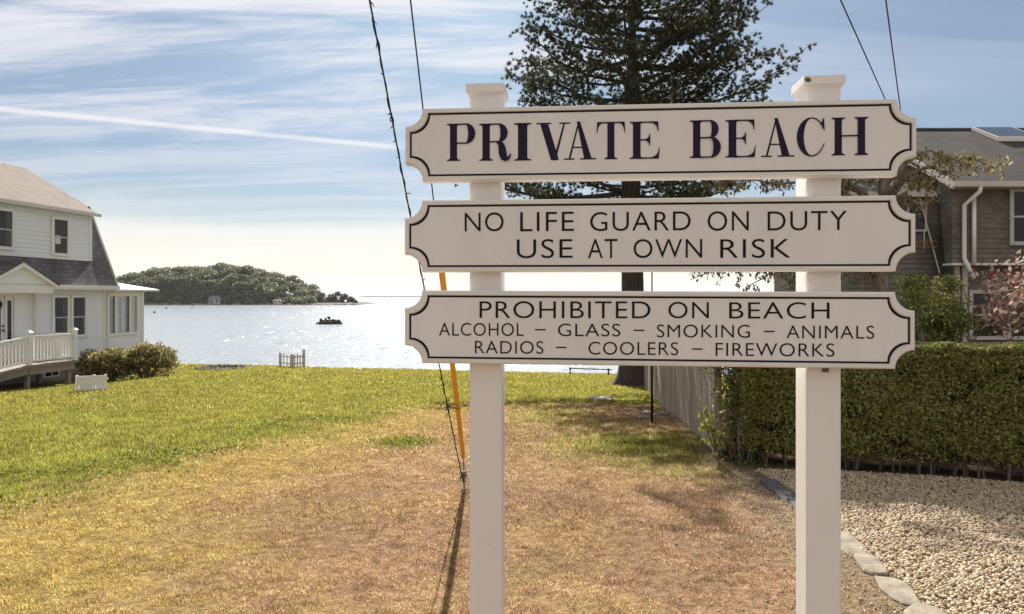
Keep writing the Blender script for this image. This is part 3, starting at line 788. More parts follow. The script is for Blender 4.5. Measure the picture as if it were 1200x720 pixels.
    part(H().box(-5.22, -4.68, .902, .91, .10, 1.50), 'pane', 'glass', d_)
    part(H().tube([(-4.61, .92, .52), (-4.61, .97, .52)], .035, 8), 'handle', 'dark_metal', d_)
    part(H().tube([(-4.61, .905, .66), (-4.61, .95, .66)], .03, 8), 'lock', 'dark_metal', d_)
    sl_ = part(H().box(-4.50, -4.20, .867, .895, -.47, 1.62), 'sidelight', 'white')
    part(H().box(-4.42, -4.28, .897, .905, .1, 1.48), 'pane', 'glass', sl_)
    part(H().box(-5.45, -5.36, .866, .93, -.47, 1.72).box(-4.19, -4.08, .866, .93, -.47, 1.72).box(-5.36, -4.19, .866, .93, 1.63, 1.72), 'door_frame', 'white')
    lm = part(H().tube([(-5.12, 1.3, 1.70), (-5.12, 1.3, 1.42)], [.02, .02], 6).tube([(-5.12, 1.3, 1.46), (-5.12, 1.3, 1.40), (-5.12, 1.3, 1.24)], [.04, .1, .07], 8), 'porch_lantern', 'dark_metal')
    # deck, ramp and railing
    zd = -.50; f0 = 2.60
    part(H().box(-5.35, -3.45, .87, f0 + .04, zd - .07, zd), 'deck_floor', 'deck')
    part(H().box(-5.30, -3.52, f0 - .09, f0 - .03, zd - .30, zd - .075).box(-3.56, -3.50, .9, f0 - .095, zd - .28, zd - .075), 'deck_skirt', 'deck')
    for (u, s_) in ((-3.62, f0 - .2), (-5.22, f0 - .2), (-3.62, 1.3)):
        part(H().box(u - .06, u + .06, s_ - .06, s_ + .06, gB - .3, zd - .075), 'deck_post', 'deck')
    r1, r2 = -5.3, -9.5
    slope = -.11
    rp = H(); rp.stack([[(r1 - .02, 1.5, zd - .07), (r1 - .02, f0 + .04, zd - .07), (r1 - .02, f0 + .04, zd), (r1 - .02, 1.5, zd)],
                        [(r2, 1.5, zd - .07 + slope*4.2), (r2, f0 + .04, zd - .07 + slope*4.2), (r2, f0 + .04, zd + slope*4.2), (r2, 1.5, zd + slope*4.2)]])
    part(rp, 'ramp', 'deck')
    rp = H(); rp.stack([[(r1 - .03, f0 - .09, zd - .28), (r1 - .03, f0 - .04, zd - .28), (r1 - .03, f0 - .04, zd - .08), (r1 - .03, f0 - .09, zd - .08)],
                        [(r2, f0 - .09, zd - .28 + slope*4.2), (r2, f0 - .04, zd - .28 + slope*4.2), (r2, f0 - .04, zd - .08 + slope*4.2), (r2, f0 - .09, zd - .08 + slope*4.2)]])
    part(rp, 'ramp_joist', 'deck')
    rl = H()
    def rail(u0, u1, z0, z1):
        for h, t in ((.10, .045), (.84, .055)):
            rl.stack([[(u0, f0 - .09, z0 + h), (u0, f0 - .01, z0 + h), (u0, f0 - .01, z0 + h + t), (u0, f0 - .09, z0 + h + t)],
                      [(u1, f0 - .09, z1 + h), (u1, f0 - .01, z1 + h), (u1, f0 - .01, z1 + h + t), (u1, f0 - .09, z1 + h + t)]])
        n_ = int(abs(u1 - u0)/.125)
        for k in range(1, n_):
            t = k/n_; u = u0 + (u1 - u0)*t; z = z0 + (z1 - z0)*t
            rl.box(u - .02, u + .02, f0 - .072, f0 - .028, z + .146, z + .838)
    rail(-3.58, -5.23, zd, zd); rail(-5.37, -7.0, zd - .012, zd + slope*1.7); rail(-7.1, -9.4, zd + slope*1.8, zd + slope*4.1)
    ro = part(rl, 'railing', 'vinyl')
    for u, z in ((-3.52, zd), (-5.30, zd), (-7.05, zd + slope*1.75)):
        p_ = H().box(u - .065, u + .065, f0 - .115, f0 + .015, z - .02, z + 1.0); po = part(p_, 'railing_post', 'vinyl', ro)
        part(H().stack([[(u - .09, f0 - .14, z + 1.0), (u + .09, f0 - .14, z + 1.0), (u + .09, f0 + .04, z + 1.0), (u - .09, f0 + .04, z + 1.0)], [(u - .03, f0 - .08, z + 1.07), (u + .03, f0 - .08, z + 1.07), (u + .03, f0 - .02, z + 1.07), (u - .03, f0 - .02, z + 1.07)]]), 'post_cap', 'vinyl', ro)
    rl = H()
    for h in (.10, .84): rl.box(-3.56, -3.48, .95, f0 - .12, zd + h, zd + h + .05)
    for k in range(11): rl.box(-3.54, -3.50, 1.05 + k*.125, 1.09 + k*.125, zd + .152, zd + .838)
    part(rl, 'side_railing', 'vinyl')
left_house()

# shrubs by the white house
def shrub(name, x, y, rx, ry, h, n, leaf, cols, wts, label, cat, seed, group=None, matl='leaf', rough=.25):
    r = np.random.default_rng(seed)
    zb = g1(x, y)
    root = empty(name, (x, y, zb), label, cat, group)
    st = MB()
    for k in range(14):
        a = r.uniform(0, 6.28)
        st.tube([(x + math.cos(a)*.12, y + math.sin(a)*.12, zb - .1), (x + math.cos(a)*rx*.4, y + math.sin(a)*ry*.4, zb + h*.4), (x + math.cos(a)*rx*.75, y + math.sin(a)*ry*.75, zb + h*.72)], [.035, .022, .008], 5)
    st.build('stems', M['twig'], root)
    d = unit(r.normal(size=(n, 3))); d[:, 2] = np.where(r.random(n) < .3, d[:, 2], np.abs(d[:, 2])*1.1 - .15)
    lump = np.array([mnoise.noise(Vector((v[0]*2.2 + seed, v[1]*2.2, v[2]*2.2))) for v in d])[:, None]
    R = (r.random((n, 1))**.33)*(1 + lump*rough*1.6)
    P = np.array([x, y, zb + h*.42]) + d*R*np.array([rx, ry, h*.56])
    P[:, 2] = np.where(P[:, 2] < zb + .10, zb + .05 + .5*r.random(n), P[:, 2])
    q = leaf_quads(P, leaf, leaf*.5, axis=d*1.0 + np.array([0, 0, .6]), spread=.9, r=r)
    quads_obj('foliage', q, M[matl], root, tints(n, cols, wts, .2, r)*(1 + lump*.35))
    return root
rh = [(.36, .30, .10), (.20, .17, .06), (.09, .10, .035), (.05, .055, .025), (.42, .32, .16)]
shrub('round_shrub', -14.55, 25.0, .95, .9, 1.28, 5600, .11, rh, (3, 2.5, 2, 2, 1.2), 'yellow tipped round shrub below the corner downspout of the white house', 'shrub', 31, 'rounded shrubs beside the sunroom')
shrub('round_shrub', -13.45, 25.55, 1.05, .9, 1.42, 6500, .11, rh, (3, 2.5, 2, 2, 1.2), 'larger yellow tipped round shrub in front of the sunroom nearest the water', 'shrub', 32, 'rounded shrubs beside the sunroom')

# ------------------------------------------------------------------ grey shingled house on the right
def right_house():
    x0, x1, yf = 10.78, 22.0, 17.0
    root = empty('shingled_house', (12, yf, -.95), 'grey cedar shingled house with dark roof, white gutters and a skylight', 'house')
    B = lambda: MB()
    def part(mb, name, m_, par=root, sm_=False): return mb.build(name, M[m_], par, sm_)
    zg, z1, ze = -1.3, 2.42, 4.36
    XR = 14.6
    w = B(); w.lap(x0, x1, z1, ze, yf, .125, .016); up_ = part(w, 'upper_wall', 'shingle')
    s = B(); s.poly([(x0, yf, z1), (x0, yf, ze), (x0, yf + .6, ze + .35), (x0 + .0, yf + .25, z1)])
    s.poly([(x0 + .25, yf + .25, zg), (x0 + .25, yf + .25, z1), (x0 + .25, yf + 8.2, z1), (x0 + .25, yf + 8.2, zg)])
    s.poly([(x0 + .252, yf + .1, z1), (x0 + .252, yf + .1, ze), (x0 + .252, yf + 1.2, ze), (x0 + .252, yf + 1.2, z1)])
    s.poly([(x0, yf + .58, z1), (x0, yf + .58, ze), (x0, yf + 4.2, 6.55), (x0, yf + 8, ze), (x0, yf + 8, z1)])
    part(s, 'side_wall', 'shingle_side')
    w = B(); w.lap(x0 + .25, x1, zg, z1 - .04, yf + .3, .125, .016); lw = part(w, 'lower_wall', 'shingle')
    part(B().box(x0 - .02, x1, yf - .03, yf + .32, z1 - .045, z1 + .005), 'band_trim', 'white')
    part(B().box(x0 + .24, x0 + .37, yf + .26, yf + .29, zg, z1 - .05).box(x0 + .44, x0 + .57, yf + .255, yf + .282, zg, z1 - .05), 'corner_board', 'grey_trim', lw)
    # main roof
    zr, yr = 6.72, yf + 4.2
    rf = B(); rf.prism([(yf - .32, ze + .02), (yr, zr), (yf + 8.7, ze + .02), (yf + 8.7, ze - .1), (yr, zr - .14), (yf - .32, ze - .1)], lambda a, b, d: (d, a, b), x0 - .14, x1)
    part(rf, 'main_roof', 'roof_house')
    part(B().prism([(yr - .12, zr - .03), (yr, zr + .05), (yr + .12, zr - .03)], lambda a, b, d: (d, a, b), x0 - .15, x1), 'ridge_cap', 'dark_metal')
    part(B().prism([(yf - .34, ze + .04), (yr, zr + .02), (yr, zr - .20), (yf - .34, ze - .16)], lambda a, b, d: (d, a, b), x0 - .185, x0 - .142), 'rake_board', 'gutter')
    part(B().box(x0 - .1, x1, yf - .30, yf - .02, ze - .13, ze - .105), 'soffit', 'grey_trim')
    g = B(); g.prism([(yf - .46, ze + .01), (yf - .325, ze + .01), (yf - .325, ze - .12), (yf - .43, ze - .12)], lambda a, b, d: (d, a, b), x0 - .2, x1); part(g, 'gutter', 'gutter')
    def spout(pts): part(B().tube(pts, .05, 8), 'downspout', 'white', root, True)
    spout([(x0 + .45, yf - .38, ze - .1), (x0 + .45, yf - .38, ze - .22), (x0 + .26, yf - .09, ze - .52), (x0 + .26, yf - .08, z1 + .12), (x0 + .30, yf - .12, z1 - .02), (x0 + .42, yf - .2, z1 - .38)])
    spout([(x0 + .50, yf - .08, ze - .28), (x0 + .50, yf - .08, z1 - .04)])
    def window(a0, a1, b0, b1, y, fr=.09, mid=True):
        f = B().box(a0 - fr, a0, y - .05, y, b0 - fr, b1 + fr).box(a1, a1 + fr, y - .05, y, b0 - fr, b1 + fr).box(a0, a1, y - .048, y, b1, b1 + fr).box(a0, a1, y - .07, y, b0 - fr, b0)
        fo = part(f, 'window', 'grey_trim')
        part(B().box(a0, a1, y - .022, y - .004, b0, b1), 'pane', 'glass', fo)
        if mid:
            m_ = (b0 + b1)/2
            part(B().box(a0, a1, y - .04, y - .024, m_ - .022, m_ + .022), 'sash', 'grey_trim', fo)
    window(12.27, 13.2, 2.95, 4.17, yf - .018); window(14.6, 15.5, 2.95, 4.17, yf - .018)
    window(11.47, 12.22, .62, 1.68, yf + .28); window(12.42, 13.2, .62, 1.68, yf + .28)
    # skylight
    yk, zk = yf + 3.55, None
    sl_ = (zr - ze)/(yr - yf + .32)
    fz = lambda y: ze + .02 + (y - yf + .32)*(zr - ze - .02)/(yr - yf + .32)
    k = B(); k.stack([[(13.95, yf + 2.9, fz(yf + 2.9) + .02), (15.2, yf + 2.9, fz(yf + 2.9) + .02), (15.2, yf + 4.05, fz(yf + 4.05) + .02), (13.95, yf + 4.05, fz(yf + 4.05) + .02)],
                      [(13.95, yf + 2.9, fz(yf + 2.9) + .14), (15.2, yf + 2.9, fz(yf + 2.9) + .14), (15.2, yf + 4.05, fz(yf + 4.05) + .12), (13.95, yf + 4.05, fz(yf + 4.05) + .12)]])
    ko = part(k, 'skylight', 'gutter')
    k = B(); k.poly([(14.02, yf + 2.96, fz(yf + 2.96) + .146), (15.14, yf + 2.96, fz(yf + 2.96) + .146), (15.14, yf + 4.0, fz(yf + 4.0) + .13), (14.02, yf + 4.0, fz(yf + 4.0) + .13)])
    part(k, 'pane', 'glass2', ko)
    # set-back wing
    yw = yf + .6
    w = B(); w.lap(8.55, x0 + .245, zg, 4.2, yw, .125, .016)
    wo = part(w, 'wing_wall', 'shingle')
    s = B(); s.poly([(8.55, yw, zg), (8.55, yw, 4.2), (8.55, yw + 5, 4.2), (8.55, yw + 5, zg)]); part(s, 'wing_side', 'shingle_side', wo)
    rf = B(); e = 4.22
    A, Bc, C_, D_, R1, R2 = (8.3, yw - .25, e), (x0 - .15, yw - .25, e), (x0 - .15, yw + 5.2, e), (8.3, yw + 5.2, e), (9.9, yw + 2.4, 5.35), (x0 - .15, yw + 2.4, 5.35)
    rf.poly([A, Bc, R2, R1]); rf.poly([D_, A, R1]); rf.poly([C_, D_, R1, R2]); rf.poly([A, D_, C_, Bc])
    part(rf, 'wing_roof', 'roof_house')
    part(B().box(8.28, x0 - .16, yw - .30, yw - .255, e - .12, e + .01), 'wing_fascia', 'grey_trim')
    window(10.05, 10.45, 3.3, 3.95, yw - .02, .05, False)
    part(B().tube([(10.30, yw - .07, 4.15), (10.80, yw - .10, 2.2)], .018, 6), 'conduit', 'white_cable')
right_house()

# dangling rusty ornament on the wing
def ornament():
    x, y, z = on_px(1083, 286, 17.45)
    root = empty('hanging_ornament', (x, y, z - .2), 'small rusty scroll ornament hanging on the grey shingled wing', 'ornament')
    m_ = MB()
    for k in range(4):
        cx = x - .22 + k*.15
        m_.tube([(cx + .06*math.cos(a), y - .02*k, z + .09*math.sin(a)) for a in np.linspace(.3, 5.6, 9)], .014, 5)
    m_.build('scroll', M['rust'], root)
    MB().tube([(x, y, z + .35), (x, y, z - .12)], .012, 5).build('bracket', M['white_cable'], root)
ornament()

# ------------------------------------------------------------------ big pine
def pine():
    r = np.random.default_rng(77)
    X, Y = 4.32, 25.0; zb = g1(X, Y)
    root = empty('pine_tree', (X, Y, zb), 'tall dark pine with a thick straight trunk behind the sign', 'tree')
    t = MB()
    zs_ = [-.4, .0, .35, .8, 1.8, 4, 6.5, 9, 11.5, 13.2, 14.3]; rs = [.86, .72, .55, .47, .42, .39, .36, .30, .20, .12, .03]
    pts = [(X + .06*math.sin(z*.7), Y + .05*math.cos(z*.5), zb + z) for z in zs_]
    t.tube(pts, rs, 14)
    limbs = []
    def axis(z): return np.array([X + .06*math.sin((z - zb)*.7), Y, z])
    for k in range(92):
        z = 3.9 + 9.7*((k + .5)/92)**.9 + r.uniform(-.2, .2)
        az = k*2.4 + r.uniform(-.4, .4)
        prof = np.interp(z, [3.9, 5.2, 6.5, 8, 9.5, 11, 12.5, 13.6, 14.6], [2.8, 3.6, 4.1, 4.2, 4.2, 4.3, 4.3, 3.9, 2.6])
        L = prof*r.uniform(.55, 1.08)
        limbs.append((z, az, L, r.uniform(.0, .42)))
    # long low limbs seen between the boards
    limbs += [(5.4, math.pi, 6.0, .0), (5.1, math.pi*.97, 4.6, .06), (5.3, .12, 4.2, .02), (5.0, -.2, 3.2, .1), (8.3, .05, 5.0, .14), (7.7, .2, 4.6, .1), (7.5, math.pi*1.04, 3.9, .05), (10.0, .1, 4.4, .1)]
    P, A = [], []
    for (z, az, L, rise) in limbs:
        o = axis(z); dh = np.array([math.cos(az), math.sin(az), 0]); n = 8
        pp = []
        bend = r.uniform(-.25, .25)
        for i in range(n):
            f = i/(n - 1); side = np.array([-dh[1], dh[0], 0])*bend*L*f*f
            pp.append(o + dh*L*f + side + np.array([0, 0, L*(rise*f - .10*f*(1 - f)*2 + .10*f**3)]) + r.normal(size=3)*.05*f)
        t.tube([tuple(p) for p in pp], list(np.linspace(.085, .016, n)*(L/4.5)), 6)
        nsub = int(L*3.0)
        for j in range(nsub):
            f = .28 + .72*(j + r.random())/nsub
            i = min(int(f*(n - 1)), n - 2); q = f*(n - 1) - i
            b = pp[i]*(1 - q) + pp[i + 1]*q
            sgn = 1 if j % 2 else -1
            a2 = az + sgn*r.uniform(.5, 1.2)
            sl = (.5 + L*.20)*r.uniform(.5, 1.2)*(1.15 - .45*f)
            e = b + np.array([math.cos(a2)*sl, math.sin(a2)*sl, sl*r.uniform(-.12, .75)])
            mid = (b + e)/2 + np.array([0, 0, -.04])
            t.tube([tuple(b), tuple(mid), tuple(e)], [.018, .013, .006], 4)
            nt_ = max(6, int(sl*16))
            for m_ in range(nt_):
                g = .3 + .7*(m_ + r.random()*.8)/nt_
                c = (b*(1 - g) + e*g) + r.normal(size=3)*np.array([.16, .16, .12])
                P.append(c); A.append(unit((e - b)[None])[0]*.7 + np.array([0, 0, .55]) + r.normal(size=3)*.35)
        for m_ in range(4):
            P.append(pp[-1] + r.normal(size=3)*.1); A.append(dh*.8 + np.array([0, 0, .6]))
    t.build('trunk', M['bark'], root, True)
    P = np.array(P); A = unit(np.array(A))
    per = 26; n = len(P)*per
    PP = np.repeat(P, per, 0); AA = np.repeat(A, per, 0)
    d = unit(AA*.75 + unit(r.normal(size=(n, 3)))*.95)
    st_ = PP + unit(r.normal(size=(n, 3)))*.05*r.random((n, 1))
    Ln = r.uniform(.06, .15, (n, 1)); wd = .014
    s_ = unit(np.cross(d, r.normal(size=(n, 3))))*wd
    V = np.stack([st_ - s_, st_ + s_, st_ + d*Ln], 1)
    base = np.repeat(tints(len(P), [(.055, .065, .028), (.038, .048, .022), (.085, .08, .035), (.11, .085, .04)], (4, 4, 2, .6), .2, r), per, 0)
    quads_obj('crown', V, M['needles'], root, np.clip(base*(1 + r.normal(size=(n, 1))*.15), .005, .5), nv=3)
pine()

# cherry-like tree with drooping bronze leaves
def bronze_tree():
    r = np.random.default_rng(12)
    X, Y = 7.45, 14.0; zb = g1(X, Y)
    root = empty('broadleaf_tree', (X, Y, zb), 'small tree with drooping bronze leaves between the sign and the shingled house', 'tree')
    t = MB()
    t.tube([(X, Y, zb - .2), (X + .03, Y, zb + 1.2), (X - .02, Y, zb + 2.6), (X + .05, Y, zb + 4.2), (X + .1, Y, zb + 5.2)], [.22, .17, .15, .11, .05], 10)
    P, A = [], []
    br = []
    # (target, start height) - long limbs reaching left in front of the sky, and right over the roof line
    T = [((3.2, 13.6, 2.2), 2.1), ((3.7, 14.4, 1.95), 1.9), ((4.3, 13.3, 2.05), 2.0), ((4.9, 14.5, 1.8), 1.8), ((5.4, 13.6, 1.75), 1.9), ((5.7, 14.3, 2.05), 2.0), ((5.2, 13.9, 2.1), 2.2),
         ((4.1, 14.0, 3.95), 2.8), ((4.7, 13.5, 4.05), 3.0), ((5.3, 14.3, 3.9), 2.9), ((5.9, 13.7, 3.95), 3.1), ((6.3, 14.2, 3.6), 3.0), ((6.0, 13.4, 3.0), 2.6), ((5.5, 14.5, 2.9), 2.5),
         ((9.75, 13.8, 4.15), 3.5), ((9.3, 13.5, 4.05), 3.4), ((8.6, 13.3, 4.2), 3.6), ((8.15, 13.4, 3.6), 3.3), ((8.6, 14.2, 3.7), 3.3), ((7.9, 13.3, 3.2), 3.0), ((6.9, 13.2, 3.8), 3.3), ((6.6, 13.5, 1.9), 2.0), ((7.1, 13.2, 2.0), 2.1), ((6.0, 14.2, 1.9), 1.95)]
    for (e, hz) in T:
        s0 = np.array([X, Y, zb + hz + .9]); e = np.array(e)
        pp = []
        for i in range(9):
            f = i/8; p = s0*(1 - f) + e*f + np.array([0, 0, .45*math.sin(f*math.pi)]) + r.normal(size=3)*.05*math.sin(f*math.pi)
            pp.append(p)
        L = np.linalg.norm(e - s0)
        t.tube([tuple(p) for p in pp], list(np.linspace(.05, .008, 9)), 6)
        for j in range(int(7 + L*4)):
            f = r.uniform(.35, 1.0); i = min(int(f*8), 7); q = f*8 - i
            b = pp[i]*(1 - q) + pp[i+1]*q
            tw = b + np.array([r.normal()*.28, r.normal()*.28, r.uniform(-.28, .20)])
            t.tube([tuple(b), tuple(tw)], [.008, .004], 4)
            for m_ in range(r.integers(9, 17)):
                g = r.uniform(.15, 1.1)
                P.append(b*(1 - g) + tw*g + r.normal(size=3)*.05); A.append((r.normal()*.5, r.normal()*.5, -1.0))
    t.build('trunk', M['bark_light'], root, True)
    P = np.array(P); n = len(P)
    V = leaf_quads(P, .12, .042, axis=np.array(A), spread=.55, r=r)
    quads_obj('crown', V, M['leaf'], root, tints(n, [(.19, .17, .06), (.26, .20, .08), (.12, .115, .045), (.20, .11, .06), (.34, .26, .10)], (4, 3, 3, 2, 1), .2, r))
bronze_tree()

# green bush and red maple by the shingled house
gb = [(.27, .28, .05), (.16, .19, .045), (.09, .11, .035), (.42, .38, .09)]
def layered_bush():
    r = np.random.default_rng(9)
    x, y = 5.82, 9.55; zb = g1(x, y)
    root = empty('garden_bush', (x, y, zb), 'rounded green bush with bright top leaves behind the hedge', 'bush')
    st = MB(); P = []; C = []
    for k in range(26):
        a = r.uniform(0, 6.28); q = r.uniform(.1, .95)
        c = np.array([x + math.cos(a)*q*.56, y + math.sin(a)*q*.45, zb + .5 + 1.98*r.uniform(.12, 1)*(1 - .25*q*q)])
        st.tube([(x + r.normal()*.1, y + r.normal()*.1, zb - .1), (x + math.cos(a)*q*.35, y + math.sin(a)*q*.3, zb + .7), tuple(c)], [.04, .025, .008], 5)
        m_ = 420; d = unit(r.normal(size=(m_, 3))); R = r.uniform(.17, .27)*(r.random((m_, 1))**.5)
        P.append(c + d*R*np.array([1.15, 1, .7])); C.append(tints(m_, gb, (3, 4, 3, 1.2), .2, r)*r.uniform(.75, 1.25))
    st.build('stems', M['twig'], root)
    quads_obj('foliage', leaf_quads(np.concatenate(P), .05, .027, r=r), M['hedge'], root, np.concatenate(C))
layered_bush()
def maple():
    r = np.random.default_rng(19)
    x, y = 7.35, 9.1; zb = g1(x, y)
    root = empty('red_maple', (x, y, zb), 'small maple with pink and red leaves before the shingled house', 'tree')
    st = MB(); st.tube([(x, y, zb - .1), (x - .05, y, zb + .8), (x + .1, y, zb + 1.6)], [.07, .055, .03], 7)
    P, C = [], []
    for k in range(30):
        a = r.uniform(0, 6.28); q = r.uniform(.1, .9)
        c = np.array([x + math.cos(a)*q, y + math.sin(a)*q*.8, zb + 1.55 + 1.05*r.uniform(.0, 1)*(1 - .3*q)])
        st.tube([(x, y, zb + r.uniform(.7, 1.5)), tuple((np.array([x, y, zb + 1.5]) + c)/2 + np.array([0, 0, .1])), tuple(c)], [.03, .018, .006], 5)
        m_ = 150; P.append(c + r.normal(size=(m_, 3))*np.array([.17, .17, .09])); hi = (c[2] - zb) > 2.25
        C.append(tints(m_, [(.40, .05, .04), (.42, .24, .18), (.52, .38, .31), (.20, .14, .10), (.28, .24, .14)], (2.2 if hi else .3, 2.5, 3, 2, 1.5), .2, r))
    st.build('trunk', M['twig'], root)
    quads_obj('crown', leaf_quads(np.concatenate(P), .075, .042, r=r), M['leaf'], root, np.concatenate(C))
maple()

# ------------------------------------------------------------------ hedge
def hedge():
    r = np.random.default_rng(41)
    root = empty('clipped_hedge', (4.4, 7.4, g1(4.4, 7.4)), 'long clipped green hedge bordering the gravel bed', 'hedge')
    n = 235000
    x = np.concatenate([r.uniform(2.66, 6.6, 150000), r.uniform(6.6, 9.6, 85000)])
    hy = hedge_y(x); tdep = r.random(n)
    face = r.random(n)
    dep = np.where(face < .62, (r.random(n)**2.2)*.35, r.random(n)*1.05)     # most of the leaves sit in the clipped skin
    top = 1.385 + .05*(fbm(x*1.8, x*0 + 2, 3) - .5)*2 + .03*(fbm(x*7, x*0 + 9, 2) - .5)*2
    zz = np.where(face < .62, .16 + (r.random(n)**.85)*(top - .16), top - (r.random(n)**2.0)*.3)
    lump = (fbm(x*2.2 + 7, zz*2.2, 4) - .5)
    y = hy + .05 + dep - lump*.30 - .05*sm(.9, .4, zz)*0
    low = sm(.36, .08, zz)
    keep = r.random(n) > low*.75
    # holes in the skin
    hole = fbm(x*4.5 + 31, zz*4.5 + 12, 3)
    keep &= (r.random(n) > sm(.54, .70, hole)*.75) | (face > .62)
    rounded = (zz > top - .10) & (dep < .05); keep &= ~rounded
    x, y, zz, lump, hole = x[keep], y[keep], zz[keep], lump[keep], hole[keep]
    P = np.stack([x, y, gz(x, y) + zz], -1); m_ = len(P)
    C = tints(m_, [(.25, .27, .085), (.33, .33, .10), (.15, .17, .055), (.40, .38, .12)], (4, 3, 3, 1.5), .22, r)*(.85 + .5*fbm(x*1.1, zz*1.6, 3))[:, None]
    quads_obj('foliage', leaf_quads(P, .040, .024, r=r), M['hedge'], root, C)
    st = MB()
    for k in range(110):
        xx = r.uniform(2.7, 9.4); yy = float(hedge_y(xx)) + r.uniform(.12, .6); z0 = g1(xx, yy)
        dx = r.normal()*.12; h = r.uniform(.45, 1.2)
        st.tube([(xx, yy, z0 - .05), (xx + dx*.5, yy + r.normal()*.04, z0 + h*.5), (xx + dx, yy + r.normal()*.08, z0 + h)], [r.uniform(.008, .017), .009, .005], 5)
    st.build('stems', M['twig'], root)
    # twiggy inner mass that keeps the light out
    tw = r.uniform(0, 1, (100000, 3)); X_ = 2.75 + tw[:, 0]*6.9; Y_ = hedge_y(X_) + .30 + tw[:, 1]*.6; Z_ = gz(X_, Y_) + .12 + tw[:, 2]*1.2
    quads_obj('twigs', leaf_quads(np.stack([X_, Y_, Z_], -1), .09, .02, r=r), M['twig'], root, None)
hedge()

def vine():
    r = np.random.default_rng(43)
    x0, y0 = 2.62, 8.40
    root = empty('climbing_vine', (x0, y0, g1(x0, y0)), 'leafy vine with bare stems climbing the near end of the wooden fence', 'vine')
    zb = g1(x0, y0)
    st = MB(); P = []
    for k in range(14):
        a = np.array([x0 + r.uniform(-.05, .35), y0 - r.uniform(.05, .35), zb])
        pp = [tuple(a + np.array([r.normal()*.04*i, r.normal()*.02*i, .26*i])) for i in range(7)]
        st.tube(pp, [.012]*5 + [.007, .004], 5)
        for p in pp:
            for q in range(60): P.append(np.array(p) + r.normal(size=3)*np.array([.10, .10, .12]))
    st.build('stems', M['twig'], root)
    P = np.array(P); P[:, 2] = np.maximum(P[:, 2], zb + .03); keep = r.random(len(P)) < .35 + .65*sm(.3, .9, P[:, 2] - zb); P = P[keep]
    quads_obj('foliage', leaf_quads(P, .042, .030, r=r), M['hedge'], root, tints(len(P), [(.10, .13, .03), (.17, .18, .04), (.07, .09, .025), (.28, .26, .08)], (4, 3, 3, 1), .2, r))
    # bright young shoot leaning out over the grass
    s0 = np.array([2.42, 8.15, g1(2.42, 8.15)])
    root = empty('young_shoot', tuple(s0), 'bright yellow green shoot at the foot of the vine', 'plant')
    m_ = MB(); L = []
    for k in range(9):
        a = r.uniform(-.2, .18); h = r.uniform(.25, .75); e = s0 + np.array([a - .05, r.uniform(-.15, .1), h])
        m_.tube([tuple(s0), tuple((s0 + e)/2 + np.array([0, 0, .05])), tuple(e)], [.006, .005, .003], 4)
        for q in range(12): f = r.uniform(.4, 1.05); L.append(s0*(1 - f) + e*f + r.normal(size=3)*.035)
    m_.build('stem', M['twig'], root)
    quads_obj('leaves', leaf_quads(np.array(L), .085, .035, r=r), M['leaf'], root, tints(len(L), [(.28, .30, .04), (.2, .24, .03)], (1, 1), .2, r))
vine()

# ------------------------------------------------------------------ stockade fence
def stockade():
    A, B_ = Vector((2.52, 8.55)), Vector((4.40, 22.8))
    d = (B_ - A); Ltot = d.length; d.normalize(); nn = Vector((d.y, -d.x))          # nn = right side
    root = empty('stockade_fence', (A.x, A.y, g1(A.x, A.y)), 'weathered grey vertical board fence running from the hedge to the pine', 'fence')
    def fr(u, s, z):
        p = A + d*u + nn*s; return (p.x, p.y, z)
    r = np.random.default_rng(6)
    ns = 6; sl_ = Ltot/ns
    for k in range(ns):
        mb = MB(fr); u = k*sl_ + .06
        while u < (k + 1)*sl_ - .10:
            w = r.uniform(.085, .10); c = A + d*(u + w/2); z0 = g1(c.x, c.y); h = 1.78 + r.uniform(-.02, .02); o = r.uniform(-.006, .006)
            t = .016
            pts = [(0, z0 + .03), (w, z0 + .03 + r.uniform(-.01, .02)), (w, z0 + h - .05), (w*.5, z0 + h), (0, z0 + h - .05)]
            mb.prism(pts, lambda a, b, dd, u=u, o=o: (u + a, dd + o, b), -t, t*.2)
            u += w + r.uniform(.003, .010)
        for hh in (.35, 1.0, 1.5):
            c0 = A + d*(k*sl_ + .06); c1 = A + d*((k + 1)*sl_ - .06); za, zb_ = g1(c0.x, c0.y) + hh, g1(c1.x, c1.y) + hh
            mb.stack([[(k*sl_ + .06, .012, za), (k*sl_ + .06, .05, za), (k*sl_ + .06, .05, za + .08), (k*sl_ + .06, .012, za + .08)],
                      [((k+1)*sl_ - .06, .012, zb_), ((k+1)*sl_ - .06, .05, zb_), ((k+1)*sl_ - .06, .05, zb_ + .08), ((k+1)*sl_ - .06, .012, zb_ + .08)]])
        mb.build('board_panel', M['wood'], root)
    for k in range(ns + 1):
        c = A + d*(k*sl_); z0 = g1(c.x, c.y)
        MB(fr).bbox(k*sl_ - .05, k*sl_ + .05, -.035, .06, z0 - .2, z0 + 1.86, .008).build('fence_post', M['wood'], root)
stockade()

# thin garden pole in front of the fence
def pole():
    x, y, z = on_px(764, 497, 11.9); z = g1(x, y)
    root = empty('garden_pole', (x, y, z), 'thin dark metal pole standing in the grass beside the wooden fence', 'pole')
    MB().tube([(x, y, z - .2), (x, y, z + 1.98)], .022, 8).build('pole_lower', M['dark_metal'], root, True)
    MB().tube([(x, y, z + 1.98), (x, y, z + 2.9), (x + .05, y, z + 3.05), (x + .16, y, z + 3.10), (x + .26, y, z + 3.02), (x + .28, y, z + 2.93)], .012, 7).build('pole_hook', M['dark_metal'], root, True)
    MB().tube([(x, y, z + 1.95), (x, y, z + 2.0), (x, y, z + 2.04)], [.028, .036, .018], 8).build('collar', M['dark_metal'], root, True)
pole()

